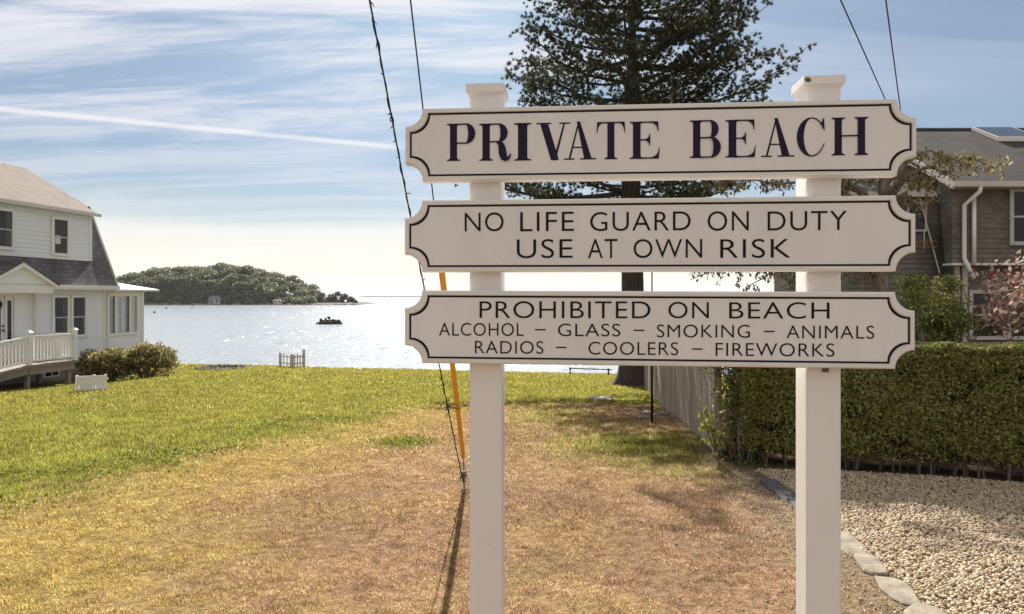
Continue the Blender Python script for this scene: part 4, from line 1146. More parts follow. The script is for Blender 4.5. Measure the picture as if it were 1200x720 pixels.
# handrail at the lawn edge
def handrail():
    p0, p1 = on_px(668, 437, 32.2), on_px(713, 438, 32.2)
    z0, z1 = g1(p0[0], p0[1]), g1(p1[0], p1[1])
    root = empty('handrail', (p0[0], p0[1], z0), 'low dark handrail at the top of the beach steps', 'rail')
    for p, z in ((p0, z0), (p1, z1)):
        MB().tube([(p[0], p[1], z - .3), (p[0], p[1], z + .34)], .04, 6).build('rail_post', M['dark_metal'], root)
    MB().tube([(p0[0] - .05, p0[1], z0 + .30), (p1[0] + .16, p1[1], z1 + .27)], .028, 6).build('rail', M['dark_metal'], root)
handrail()

def gate():
    P0, P1, P2 = on_px(328.5, 430, 32.3), on_px(342.5, 431, 31.4), on_px(356, 430.5, 32.0)
    z = g1(P1[0], P1[1])
    root = empty('picket_gate', (P1[0], P1[1], z), 'small weathered picket gate at the lawn edge above the water', 'gate')
    def post(p, h): MB().bbox(p[0] - .055, p[0] + .055, p[1] - .05, p[1] + .05, g1(p[0], p[1]) - .2, z + h, .015).build('gate_post', M['grey_trim'], root)
    post(P0, .64); post(P1, .64); post(P2, .80)
    for (a, b) in ((P0, P1), (P1, P2)):
        mb = MB(); A = Vector(a[:2]); Bv = Vector(b[:2]); d = (Bv - A).normalized(); nn = Vector((d.y, -d.x)); L = (Bv - A).length
        mb.xf = lambda u, s, zz: ((A + d*u + nn*s).x, (A + d*u + nn*s).y, zz)
        for hh in (.16, .46): mb.box(.05, L - .05, .0, .03, z + hh, z + hh + .06)
        n_ = 4
        for k in range(n_): u = .1 + (L - .2)*k/(n_ - 1); mb.box(u - .03, u + .03, .032, .05, z + .04, z + .60 + .04*math.sin(k*2))
        mb.build('picket_panel', M['grey_trim'], root)
gate()

# folding white vinyl picket screen on the lawn
def screen():
    Pm = on_px(110, 463, 18.3); Pl = on_px(90, 464.5, 17.9); Pr = on_px(123.5, 461.5, 18.6)
    z = g1(Pm[0], Pm[1]) + .0
    root = empty('lawn_screen', (Pm[0], Pm[1], z), 'low white two-panel vinyl picket screen on the lawn', 'screen')
    for (a, b) in ((Pl, Pm), (Pm, Pr)):
        A = Vector(a[:2]); Bv = Vector(b[:2]); d = (Bv - A).normalized(); nn = Vector((d.y, -d.x)); L = (Bv - A).length
        za, zb_ = g1(a[0], a[1]), g1(b[0], b[1])
        mb = MB(lambda u, s, zz: ((A + d*u + nn*s).x, (A + d*u + nn*s).y, za + (zb_ - za)*u/L + zz))
        mb.box(.03, L - .03, -.01, .01, .21, .38); mb.box(.03, L - .03, -.02, .02, .38, .41).box(.03, L - .03, -.018, .018, .185, .212).box(.03, L - .03, -.018, .018, .04, .07)
        n_ = max(3, int(L/.055))
        for k in range(n_): u = .05 + (L - .1)*(k + .5)/n_; mb.box(u - .017, u + .017, -.012, .012, .07, .185)
        mb.build('panel', M['vinyl'], root)
    for p in (Pl, Pm, Pr):
        zz = g1(p[0], p[1]); MB().bbox(p[0] - .03, p[0] + .03, p[1] - .03, p[1] + .03, zz - .1, zz + .435, .012).build('corner_post', M['vinyl'], root)
screen()

# dark mulch bed at the lawn edge
def mulch():
    x, y, _ = on_px(262, 432, 30.5); zb = g1(x, y); r = np.random.default_rng(3)
    root = empty('flower_bed', (x, y, zb), 'bare dark mulch bed in the lawn near the water', 'flower bed')
    mb = MB(); n = 26; rings = []
    for k, (q, h) in enumerate(((1.0, -.03), (.92, .05), (.6, .09), (.2, .10))):
        rings.append([(x + math.cos(a*6.283/n)*1.25*q*r.uniform(.93, 1.07), y + math.sin(a*6.283/n)*.75*q*r.uniform(.93, 1.07), g1(x + math.cos(a*6.283/n)*1.25*q, y + math.sin(a*6.283/n)*.75*q) + h + r.uniform(-.01, .01)) for a in range(n)])
    mb.stack(rings); mb.build('soil', M['mulch'], root)
    P = np.stack([x + r.normal(size=300)*.55, y + r.normal(size=300)*.3, 0*r.random(300)], -1); P[:, 2] = gz(P[:, 0], P[:, 1]) + .12
    ds = quads_obj('dead_stalks', leaf_quads(P, .16, .03, axis=np.tile([0, 0, 1.0], (300, 1)), spread=1.1, r=r), M['twig'], root); tag(ds, kind='stuff')
mulch()

# flat stones in the grass
def flat_stone(px, py, w, h, label, sd_):
    r = np.random.default_rng(sd_)
    Y = 1185/(py - 398); x = (px - CX)/F*Y; z = g1(x, Y)
    mb = MB(); n = 9; ang = [k*6.283/n for k in range(n)]; rr = [r.uniform(.8, 1.15) for _ in ang]
    mb.stack([[(x + math.cos(a)*w*q, Y + math.sin(a)*h*q, z - .05) for a, q in zip(ang, rr)], [(x + math.cos(a)*w*q, Y + math.sin(a)*h*q, z + .055) for a, q in zip(ang, rr)], [(x + math.cos(a)*w*q*.9, Y + math.sin(a)*h*q*.9, z + .07) for a, q in zip(ang, rr)]])
    tag(mb.build('flat_stone', M['stone'], origin=(x, Y, z)), label, 'stone', 'flat stones in the shaded grass')
flat_stone(704, 464, .34, .42, 'large pale flat stone in the sunlit grass left of the fence', 1)
flat_stone(757, 484, .14, .16, 'small flat stone in the tree shade left of the thin pole', 2)
flat_stone(753, 490.5, .15, .14, 'small flat stone nearest the foot of the thin pole', 3)
flat_stone(777, 485, .12, .16, 'small flat stone in the shade against the fence boards', 4)

# ------------------------------------------------------------------ edging stones and gravel
def edging():
    r = np.random.default_rng(15)
    y = 2.6; k = 0; pts = []
    while y < 7.15:
        L = r.uniform(.36, .62); pts.append((y, L)); y += L + .03
    for i, (y, L) in enumerate(pts[:9]):
        if i == 0: continue
        blue = i >= 6
        x0, x1 = float(edge_x(y)), float(edge_x(y + L)); d = Vector((x1 - x0, L)).normalized(); nn = Vector((d.y, -d.x))
        w = r.uniform(.15, .23) if not blue else .20
        n = 12; ring = []
        for a in range(n):
            t = a*6.283/n; cu, sn = math.cos(t), math.sin(t)
            e = 3.2
            uu = math.copysign(abs(cu)**(2/e), cu)*L*.5*r.uniform(.84, 1.06); ss = math.copysign(abs(sn)**(2/e), sn)*w*.5*r.uniform(.72, 1.15)
            ring.append((uu, ss))
        c = Vector((x0, y)) + d*L*.5 + nn*.02; zb = g1(c.x, c.y); tilt = r.normal()*.03
        def P(u, s, z): q = c + d*u + nn*s; return (q.x, q.y, zb + z + u*tilt)
        mb = MB(); h = r.uniform(.018, .034)
        mb.stack([[P(u, s, -.06) for u, s in ring], [P(u, s, h*.75) for u, s in ring], [P(u*.93, s*.88, h) for u, s in ring], [P(u*.5, s*.5, h + .004) for u, s in ring]])
        o = mb.build('edging_stone', M['bluestone' if blue else 'stone'], origin=(c.x, c.y, zb))
        lab = ('', 'pale edging stone cut off by the bottom of the photo beside the gravel', 'pale edging stone next up from the one cut by the photo bottom', 'pale edging stone between the one by the right sign post and the bottom ones',
               'pale edging stone showing just right of the right sign post', 'pale edging stone behind the right sign post', 'blue grey edging stone behind the right sign post',
               'blue grey edging stone just left of the right sign post', 'blue grey edging stone farthest back at the hedge foot')[i]
        tag(o, lab, 'stone', 'edging stones along the gravel bed')
edging()

def pebble_field(name, X, Y, size, cols, wts, label, r, lift=.3):
    # one 42-vertex icosphere, squashed and turned for every pebble
    import bmesh
    bm = bmesh.new(); bmesh.ops.create_icosphere(bm, subdivisions=2 if len(X) < 16000 else 1, radius=1)
    bm.verts.ensure_lookup_table()
    sv = np.array([v.co[:] for v in bm.verts]); sf = np.array([[v.index for v in f.verts] for f in bm.faces]); bm.free()
    n = len(X)
    q = unit(r.normal(size=(n, 4))); w_, x_, y_, z_ = q.T
    R = np.stack([1-2*(y_*y_+z_*z_), 2*(x_*y_-z_*w_), 2*(x_*z_+y_*w_), 2*(x_*y_+z_*w_), 1-2*(x_*x_+z_*z_), 2*(y_*z_-x_*w_), 2*(x_*z_-y_*w_), 2*(y_*z_+x_*w_), 1-2*(x_*x_+y_*y_)], -1).reshape(n, 3, 3)
    sc = size[:, None]*np.stack([r.uniform(.9, 1.35, n), r.uniform(.75, 1.05, n), r.uniform(.55, .85, n)], -1)
    bumpy = 1 + r.normal(size=(n, len(sv)))*.07
    V = sv[None]*sc[:, None, :]*bumpy[..., None]
    V = np.einsum('nij,nvj->nvi', R, V)
    c = np.stack([X, Y, gz(X, Y) + size*lift + r.random(n)*size*.7], -1)
    V = (V + c[:, None, :]).reshape(-1, 3)
    loops = (sf[None] + (np.arange(n)*len(sv))[:, None, None]).reshape(-1)
    nf = n*len(sf)
    C = np.repeat(tints(n, cols, wts, .12, r), len(sf), 0)
    o = raw_obj(name, V, loops, np.arange(nf)*3, None, M['pebble'], smooth=True, fcol=C)
    return tag(o, label, 'gravel', kind='stuff')
def gravel():
    r = np.random.default_rng(23)
    n = 88000
    X = r.uniform(1.9, 8.0, n); Y = r.uniform(3.1, 7.7, n)
    k = (X > edge_x(Y) + .075 + .05*r.random(n)) & (Y < hedge_y(X) + .12) & (X < Y*1.0 + .5) & (r.random(n) < np.interp(Y, [3, 7.7], [1, .85]))
    X, Y = X[k], Y[k]
    pebble_field('gravel', X, Y, r.uniform(.0070, .0155, len(X)), [(.45, .345, .215), (.53, .42, .28), (.39, .28, .17), (.56, .48, .37), (.31, .25, .19)], (4, 3, 2, 2, 1.5), 'cream and tan pebbles filling the bed before the hedge', r)
    n = 7000
    X = r.uniform(.9, 2.6, n); Y = r.uniform(3.2, 7.6, n)
    d = edge_x(Y) - X
    k = (d > .03) & (r.random(n) < np.exp(-d*2.6)*.8)
    X, Y = X[k], Y[k]
    pebble_field('loose_grit', X, Y, r.uniform(.003, .009, len(X)), [(.40, .32, .23), (.33, .26, .19), (.46, .38, .28), (.26, .2, .15)], (3, 3, 2, 2), 'loose brown grit and small stones along the lawn side of the edging', r, .1)
gravel()

# ------------------------------------------------------------------ grass
def grass():
    r = np.random.default_rng(99)
    Xs, Ys, hs, ws = [], [], [], []
    for (ya, yb, n, h, w) in ((3.0, 5.2, 210000, .024, .0055), (5.2, 8.5, 250000, .030, .0075), (8.5, 14, 240000, .040, .011), (14, 22, 190000, .046, .018), (22, 33.4, 200000, .055, .030)):
        y = np.sqrt(r.uniform(ya*ya, yb*yb, n)); x = y*r.uniform(-.80, .80, n)
        Xs.append(x); Ys.append(y); hs.append(np.full(n, h)); ws.append(np.full(n, w))
    X, Y, h, w = map(np.concatenate, (Xs, Ys, hs, ws))
    # neighbouring tufts take their colour from up to half a metre away, so dry and green interleave
    jx = (vn(X*9 + 70, Y*9) - .5)*1.3 + r.normal(size=len(X))*.16; jy = (vn(X*9, Y*9 + 44) - .5)*1.3 + r.normal(size=len(X))*.16
    _, _, gr, soil = zone(X, Y)
    c, green, _, _ = zone(X + jx*.9, Y + jy)
    gr2 = zone(X + jx*.9, Y + jy)[2]; c = np.where((gr2 > .5)[:, None], np.array([.36, .26, .16]), c)
    thin = fbm(X*2.4 + 60, Y*2.4 + 5, 3)
    keep = (gr < .5) & (r.random(len(X)) > soil*.75) & (r.random(len(X)) > sm(.46, .62, thin*.5 + .5*vn(X*10 + 3, Y*10))*.85*(1 - .75*green))
    keep &= ~((X > 2.4) & (Y > hedge_y(X) - .1) & (Y < hedge_y(X) + 1.2))
    keep &= ~((X > 2.52 + (Y - 8.55)*.132) & (Y > 8.3)) | (Y > 22.8)
    hp = HB; s_ = (X - hp.x)*nv.x + (Y - hp.y)*nv.y + 1.2; u_ = (X - hp.x)*dv.x + (Y - hp.y)*dv.y
    keep &= ~((s_ < 1.0) & (u_ < 2.3)) & ~((s_ < 2.75) & (u_ < -3.3))
    X, Y, h, w, c, green = X[keep], Y[keep], h[keep], w[keep], c[keep], green[keep]
    n = len(X)
    tuft = .5*fbm(X*3.3, Y*3.3 + 11, 3) + .5*vn(X*11, Y*11 + 5)
    h = h*r.uniform(.45, 1.25, n)*(.6 + .8*tuft)*(.75 + .5*green)
    Z = gz(X, Y)
    a = r.uniform(0, 6.283, n); lean = r.uniform(.2, 1.4, n)*(1.1 - .4*green)
    la = a + r.uniform(-1.2, 1.2, n) + 1.57
    bx, by = np.cos(a)*w*.5, np.sin(a)*w*.5
    tip = np.stack([X + np.cos(la)*h*lean, Y + np.sin(la)*h*lean, Z + h], -1)
    V = np.stack([np.stack([X - bx, Y - by, Z - .004], -1), np.stack([X + bx, Y + by, Z - .004], -1), tip], 1)
    c = c*(1 + r.normal(size=(n, 1))*.34)*(.60 + .70*r.random((n, 1)))*(.70 + .60*vn(X*8 + 2, Y*8))[:, None]*(.55 + .90*vn(X*24 + 7, Y*24))[:, None]*(.80 + .40*vn(X*2.7 + 12, Y*2.7 + 31))[:, None]
    pale = (r.random(n) < .06)[:, None]; c = np.where(pale, c*.55 + np.array([.30, .235, .13])*.7, c)
    tag(quads_obj('lawn_grass', V, M['grass'], fcol=np.clip(c, .01, .7), nv=3), 'short mown grass, green far off and dry brown nearby', 'grass', kind='stuff')
    # clover and broad weeds along the green border
    n = 5000
    y = np.sqrt(r.uniform(5.2**2, 13**2, n)); b = np.interp(y, [0, 6.2, 8.3, 12.9, 16.2], [-5.3, -4.55, -4.05, -3.0, -1.4])
    x = b + r.normal(size=n)*.5 - .35
    k = fbm(x*1.5 + 20, y*1.5 + 2, 3) > .53; x, y = x[k], y[k]
    x2 = -1.5 + r.normal(size=500)*.22; y2 = 9.7 + r.normal(size=500)*.18; x = np.concatenate([x, x2]); y = np.concatenate([y, y2])
    P = np.stack([x, y, gz(x, y) + r.uniform(.01, .06, len(x))], -1)
    tag(quads_obj('clover_patches', leaf_quads(P, .036, .028, r=r), M['leaf'], fcol=tints(len(P), [(.14, .165, .012), (.19, .20, .016), (.09, .12, .012)], (3, 3, 2), .2, r)), 'low dark green clover along the edge of the green lawn', 'clover', kind='stuff')
    # fallen leaves
    n = 420; y = np.sqrt(r.uniform(3.2**2, 26**2, n)); x = y*r.uniform(-.7, .5, n)
    k = (x < edge_x(np.minimum(y, 8)) - .1); x, y = x[k], y[k]
    P = np.stack([x, y, gz(x, y) + .035], -1)
    q = leaf_quads(P, .038, .026, r=r); q[..., 2] = P[:, None, 2] + (q[..., 2] - P[:, None, 2])*.35
    tag(quads_obj('fallen_leaves', q, M['leaf'], fcol=tints(len(P), [(.32, .24, .13), (.22, .13, .06), (.42, .35, .22)], (3, 3, 1), .2, r)), 'scattered dry leaves lying on the lawn', 'leaves', kind='stuff')
grass()

# ------------------------------------------------------------------ guy wires and overhead lines
def wires():
    r = np.random.default_rng(2)
    ax, ay = -.475, 6.8; az = g1(ax, ay)
    root = empty('guy_wire', (ax, ay, az), 'thin guy wire in a yellow plastic guard at its foot', 'guy wire')
    foot = np.array([ax, ay, az + .26])
    top = np.array(on_px(481, 0, 3.2)); dirv = top - foot
    pts = [tuple(foot + dirv*t) for t in np.linspace(0, 2.2, 12)]
    MB().tube(pts, .0038, 6).build('wire', M['wire'], root, True)
    L = np.linalg.norm(dirv)
    f0, f1 = .0, 1.0
    # guard runs from above the anchor up to where it passes behind the boards
    gt = next(t for t in np.linspace(0, 1.5, 600) if HZ - (foot + dirv*t - np.array([0, 0, CAMZ]))[2]/(foot + dirv*t)[1]*F < 285)
    ga, gb = foot + dirv*.015, foot + dirv*gt
    MB().tube([tuple(ga), tuple(ga*.98 + gb*.02), tuple(gb)], [.017, .021, .021], 10).build('guard', M['yellow'], root, True)
    rod = MB(); rod.tube([(ax + .02, ay - .25, g1(ax, ay - .25) - .1), (ax + .012, ay - .08, az + .10), tuple(foot)], .012, 7)
    for k in range(3): c = np.array([ax + .008, ay - .05, az + .12]) + dirv/L*(.05*k); rod.tube([tuple(c - np.array([.03, 0, 0])), tuple(c + np.array([.03, 0, 0]))], .012, 6)
    rod.build('anchor_rod', M['galv'], root, True)
    # vine-wrapped wire from the same anchor
    root = empty('vine_covered_wire', (ax + .01, ay - .06, az), 'guy wire wrapped in dark dead vine, left of the yellow guard', 'guy wire')
    foot = np.array([ax + .005, ay - .06, az + .05]); top = np.array(on_px(433, 0, 3.0)); dirv = top - foot
    N_ = 90; ts = np.linspace(0, 2.2, N_)
    sag = lambda t: np.array([0, 0, -.05*math.sin(min(t, 1)*math.pi)])
    MB().tube([tuple(foot + dirv*t + sag(t)) for t in ts], .0042, 6).build('wire', M['wire'], root, True)
    v = MB(); L = np.linalg.norm(dirv); side = unit(np.cross(dirv, [0, 0, 1])[None])[0]; upv = unit(np.cross(side, dirv)[None])[0]
    M_ = 420; pp = []; rad = []
    for i in range(M_):
        t = 1.5*i/M_; a = i*.55
        q = .0045 + .002*math.sin(i*.31)
        pp.append(tuple(foot + dirv*t + sag(t) + side*math.cos(a)*q + upv*math.sin(a)*q)); rad.append(.0022 + .0015*r.random())
    v.tube(pp, rad, 5)
    for i in range(90):
        t = r.uniform(.02, 1.3); c = foot + dirv*t + sag(t); e = c + r.normal(size=3)*.011 + np.array([0, 0, -.008])
        v.tube([tuple(c), tuple((c + e)/2 + r.normal(size=3)*.006), tuple(e)], [.003, .0025, .001], 4)
    for i in range(10):      # tangle at the foot and near the third board
        for t0 in (.02, .29): 
            c = foot + dirv*(t0 + r.uniform(-.01, .03)); e = c + r.normal(size=3)*np.array([.05, .03, .06]); v.tube([tuple(c), tuple((c + e)/2 + r.normal(size=3)*.015), tuple(e)], [.004, .003, .0015], 4)
    v.build('vine', M['vine_stem'], root)
    # service lines to the shingled house
    def line(p0, p1, name, lab):
        a = np.array(p0); b = np.array(p1); d = b - a; s0 = a - d*(a[1] + 3)/d[1]
        pts = []
        for t in np.linspace(0, 1, 24):
            p = s0*(1 - t) + b*t; pts.append((p[0], p[1], p[2]))
        tag(MB().tube(pts, .0085, 6).build(name, M['wire'], None, True, origin=tuple(b)), lab, 'cable', 'service lines to the shingled house')
    line(on_px(985, 0, 8), on_px(1073, 196, 16.6), 'overhead_cable', 'slanting overhead cable, left of the two above the right sign post')
    line(on_px(1038, 0, 8), on_px(1066, 209, 17.2), 'overhead_cable', 'steeper overhead cable, right of the two at the top right')
wires()

# ------------------------------------------------------------------ the sign
TH = math.radians(4.9)
SR = Vector((math.cos(TH), -math.sin(TH), 0)); SN = Vector((-math.sin(TH), -math.cos(TH), 0))      # right, toward viewer
SP = Vector((165/F*2.28, 2.28, 0))
def sp(a, z, o=0.0):
    """a along the boards, z up, o toward the viewer from the boards' face"""
    p = SP + SR*a + SN*o
    return (p.x, p.y, z)
def px_to_sign(px, py):
    t = Vector(((px - CX)/F, 1, 0)); k = SP.dot(SN)/t.dot(SN)
    p = t*k; return ((p - SP).dot(SR), CAMZ + (HZ - py)/F*k)

# ---- serif capitals, cap height 1, built of strokes
ST, HA, SF = .205, .036, .036
def ring_strip(cx, cy, rx, ry, ix, iy, a0, a1, icx=None, n=22):
    icx = cx if icx is None else icx
    out = []
    for k in range(n):
        a, b = a0 + (a1 - a0)*k/n, a0 + (a1 - a0)*(k + 1)/n
        out.append([(cx + rx*math.cos(a), cy + ry*math.sin(a)), (cx + rx*math.cos(b), cy + ry*math.sin(b)), (icx + ix*math.cos(b), cy + iy*math.sin(b)), (icx + ix*math.cos(a), cy + iy*math.sin(a))])
    return out
def rect(x0, y0, x1, y1): return [[(x0, y0), (x1, y0), (x1, y1), (x0, y1)]]
def stem(xc, w=ST, y0=0., y1=1., bot=True, top=True, ext=.085):
    P = rect(xc - w/2, y0, xc + w/2, y1); br = .055
    for on, y, s in ((bot, y0, 1), (top, y1, -1)):
        if not on: continue
        P += [[(xc - w/2 - ext, y), (xc + w/2 + ext, y), (xc + w/2 + ext, y + s*SF), (xc - w/2 - ext, y + s*SF)]]
        for sg in (-1, 1):
            x = xc + sg*w/2
            pr = None
            for k in range(6):
                a, b = k/6, (k + 1)/6
                f = lambda t: (x + sg*br*(1 - math.sin(t*1.5708)), y + s*(SF + br*(1 - math.cos(t*1.5708))))
                p, q = f(a), f(b)
                P.append([(x - sg*.004, p[1]), p, q, (x - sg*.004, q[1])])
    return P
def diag(x0, y0, x1, y1, w):
    return [[(x0 - w/2, y0), (x0 + w/2, y0), (x1 + w/2, y1), (x1 - w/2, y1)]]
def hserif(x0, x1, y, s): return rect(x0, min(y, y + s*SF), x1, max(y, y + s*SF))
def bowl(xs, xr, y0, y1, th=ST):
    cy, ry = (y0 + y1)/2, (y1 - y0)/2; rx = min(ry*1.0, (xr - xs)*.62); cx = xr - rx
    P = rect(xs, y1 - HA, cx, y1) + rect(xs, y0, cx, y0 + HA)
    P += ring_strip(cx, cy, rx, ry, max(rx - th, .02), ry - HA, -math.pi/2, math.pi/2)
    return P
def G_P(): return stem(.20), .80, bowl(.25, .80, .46, 1)
def glyph(ch):
    l = ST/2 + .085
    if ch == 'I': return stem(l), 2*l
    if ch == 'P': return stem(l) + bowl(l + .05, .82, .455, 1), .82
    if ch == 'B': return stem(l) + bowl(l + .05, .80, .515, 1, ST*.95) + bowl(l + .05, .86, 0, .515 + HA, ST*1.02), .86
    if ch == 'R':
        P = stem(l) + bowl(l + .05, .78, .49, 1, ST*.97)
        # curved leg: variable width stroke ending in an upturned tail
        c = [(.48, .50), (.585, .44), (.625, .33), (.645, .20), (.685, .085), (.765, .045), (.835, .10), (.865, .18)]; w = [.05, .15, .20, .205, .19, .12, .05, .022]
        sub = []
        for i in range(len(c) - 1):
            p0, p1, p2, p3 = c[max(i-1, 0)], c[i], c[i+1], c[min(i+2, len(c)-1)]
            for k in range(6):
                t = k/6; f = lambda q: .5*((2*p1[q]) + (-p0[q] + p2[q])*t + (2*p0[q] - 5*p1[q] + 4*p2[q] - p3[q])*t*t + (-p0[q] + 3*p1[q] - 3*p2[q] + p3[q])*t**3)
                sub.append((f(0), f(1), w[i]*(1 - t) + w[i+1]*t))
        sub.append((*c[-1], w[-1]))
        L_, R_ = [], []
        for i, (x, y, ww) in enumerate(sub):
            a, b = sub[max(i-1, 0)], sub[min(i+1, len(sub)-1)]; dx, dy = b[0]-a[0], b[1]-a[1]; q = math.hypot(dx, dy) or 1
            L_.append((x - dy/q*ww/2, y + dx/q*ww/2)); R_.append((x + dy/q*ww/2, y - dx/q*ww/2))
        P += [[L_[i], L_[i+1], R_[i+1], R_[i]] for i in range(len(L_) - 1)]
        return P, .875
    if ch == 'V':
        return diag(.22, 1, .52, 0.0, .215) + [[(.475, -.01), (.545, -.01), (.80, 1), (.755, 1)]] + hserif(.02, .42, 1, -1) + hserif(.64, .93, 1, -1), .95
    if ch == 'A':
        return [[(.145, 0), (.205, 0), (.485, 1.02), (.42, .94)]] + [[(.40, 1.02), (.50, 1.02), (.855, 0), (.625, 0)]] + rect(.245, .31, .70, .31 + HA) + hserif(.02, .33, 0, 1) + hserif(.50, .98, 0, 1), 1.0
    if ch == 'T':
        P = stem(.42, top=False) + rect(.06, 1 - HA, .78, 1)
        for sg in (-1, 1):
            x = .42 + sg*.40; P += [[(x, 1), (x - sg*.06, 1), (x - sg*.055, 1 - HA), (x - sg*.0, .70), (x + sg*.018, .70)]]
            P += [[(x - sg*.055, 1 - HA), (x - sg*.16, 1 - HA), (x - sg*.075, .93), (x - sg*.03, .84)]]
        return P, .84
    if ch == 'E':
        P = stem(l) + rect(l, 1 - HA, .74, 1) + rect(l, 0, .76, HA) + rect(l, .49, .54, .49 + HA)
        P += [[(.76, 1), (.70, 1), (.70, 1 - HA), (.748, .73), (.768, .73)], [(.70, 1 - HA), (.57, 1 - HA), (.66, .93), (.715, .86)]]
        P += [[(.80, .30), (.782, .30), (.72, HA), (.72, 0), (.775, 0)], [(.72, HA), (.58, HA), (.68, .075), (.742, .15)]]
        P += [[(.545, .67), (.527, .67), (.49, .49 + HA), (.49, .49), (.527, .345), (.545, .345)], [(.49, .49 + HA), (.42, .49 + HA), (.48, .56), (.51, .60)], [(.49, .49), (.42, .49), (.48, .455), (.51, .42)]]
        return P, .80
    if ch == 'C':
        P = ring_strip(.44, .5, .43, .515, .225, .482, math.radians(90), math.radians(270), n=26)
        P += ring_strip(.44, .5, .40, .515, .365, .482, math.radians(38), math.radians(90), n=14) + ring_strip(.44, .5, .40, .515, .365, .482, math.radians(270), math.radians(322), n=14)
        P += [[(.80, .99), (.778, .99), (.725, .88), (.70, .82), (.74, .78), (.80, .66), (.818, .66)]]
        P += [[(.82, .33), (.797, .33), (.735, .20), (.77, .20)]]
        return P, .83
    if ch == 'H':
        return stem(l) + stem(1.02 - l) + rect(l, .495, 1.02 - l, .495 + HA), 1.02

BOARDS = [(-.829, .831, 1.9885, 2.2355, -.0026, 'top sign board reading PRIVATE BEACH in navy serif capitals'),
          (-.831, .828, 1.6825, 1.9255, -.0012, 'middle sign board about the life guard in plain black capitals'),
          (-.831, .826, 1.3720, 1.6185, -.0042, 'bottom sign board listing what is prohibited in small black capitals')]
def outline(a0, a1, z0, z1, r, n=12):
    """rectangle with a scooped quarter at each corner"""
    P = []
    for (cx, cz, s0) in ((a1, z1, 180), (a1, z0, 90), (a0, z0, 0), (a0, z1, 270)):
        arc = [(cx + r*math.cos(math.radians(s0 + (90*k/n))), cz + r*math.sin(math.radians(s0 + 90*k/n))) for k in range(n + 1)]
        P += arc
    # order so that it runs continuously: corner arcs already sweep inward
    return P
def scoop(a0, a1, z0, z1, r, n=12, sh=.006):
    P = []
    def arc(cx, cz, d0, d1):
        return [(cx + r*math.cos(math.radians(d0 + (d1 - d0)*k/n)), cz + r*math.sin(math.radians(d0 + (d1 - d0)*k/n))) for k in range(n + 1)]
    P += arc(a1, z1, 180, 270); P += arc(a1, z0, 90, 180); P += arc(a0, z0, 0, 90); P += arc(a0, z1, 270, 360)
    return P
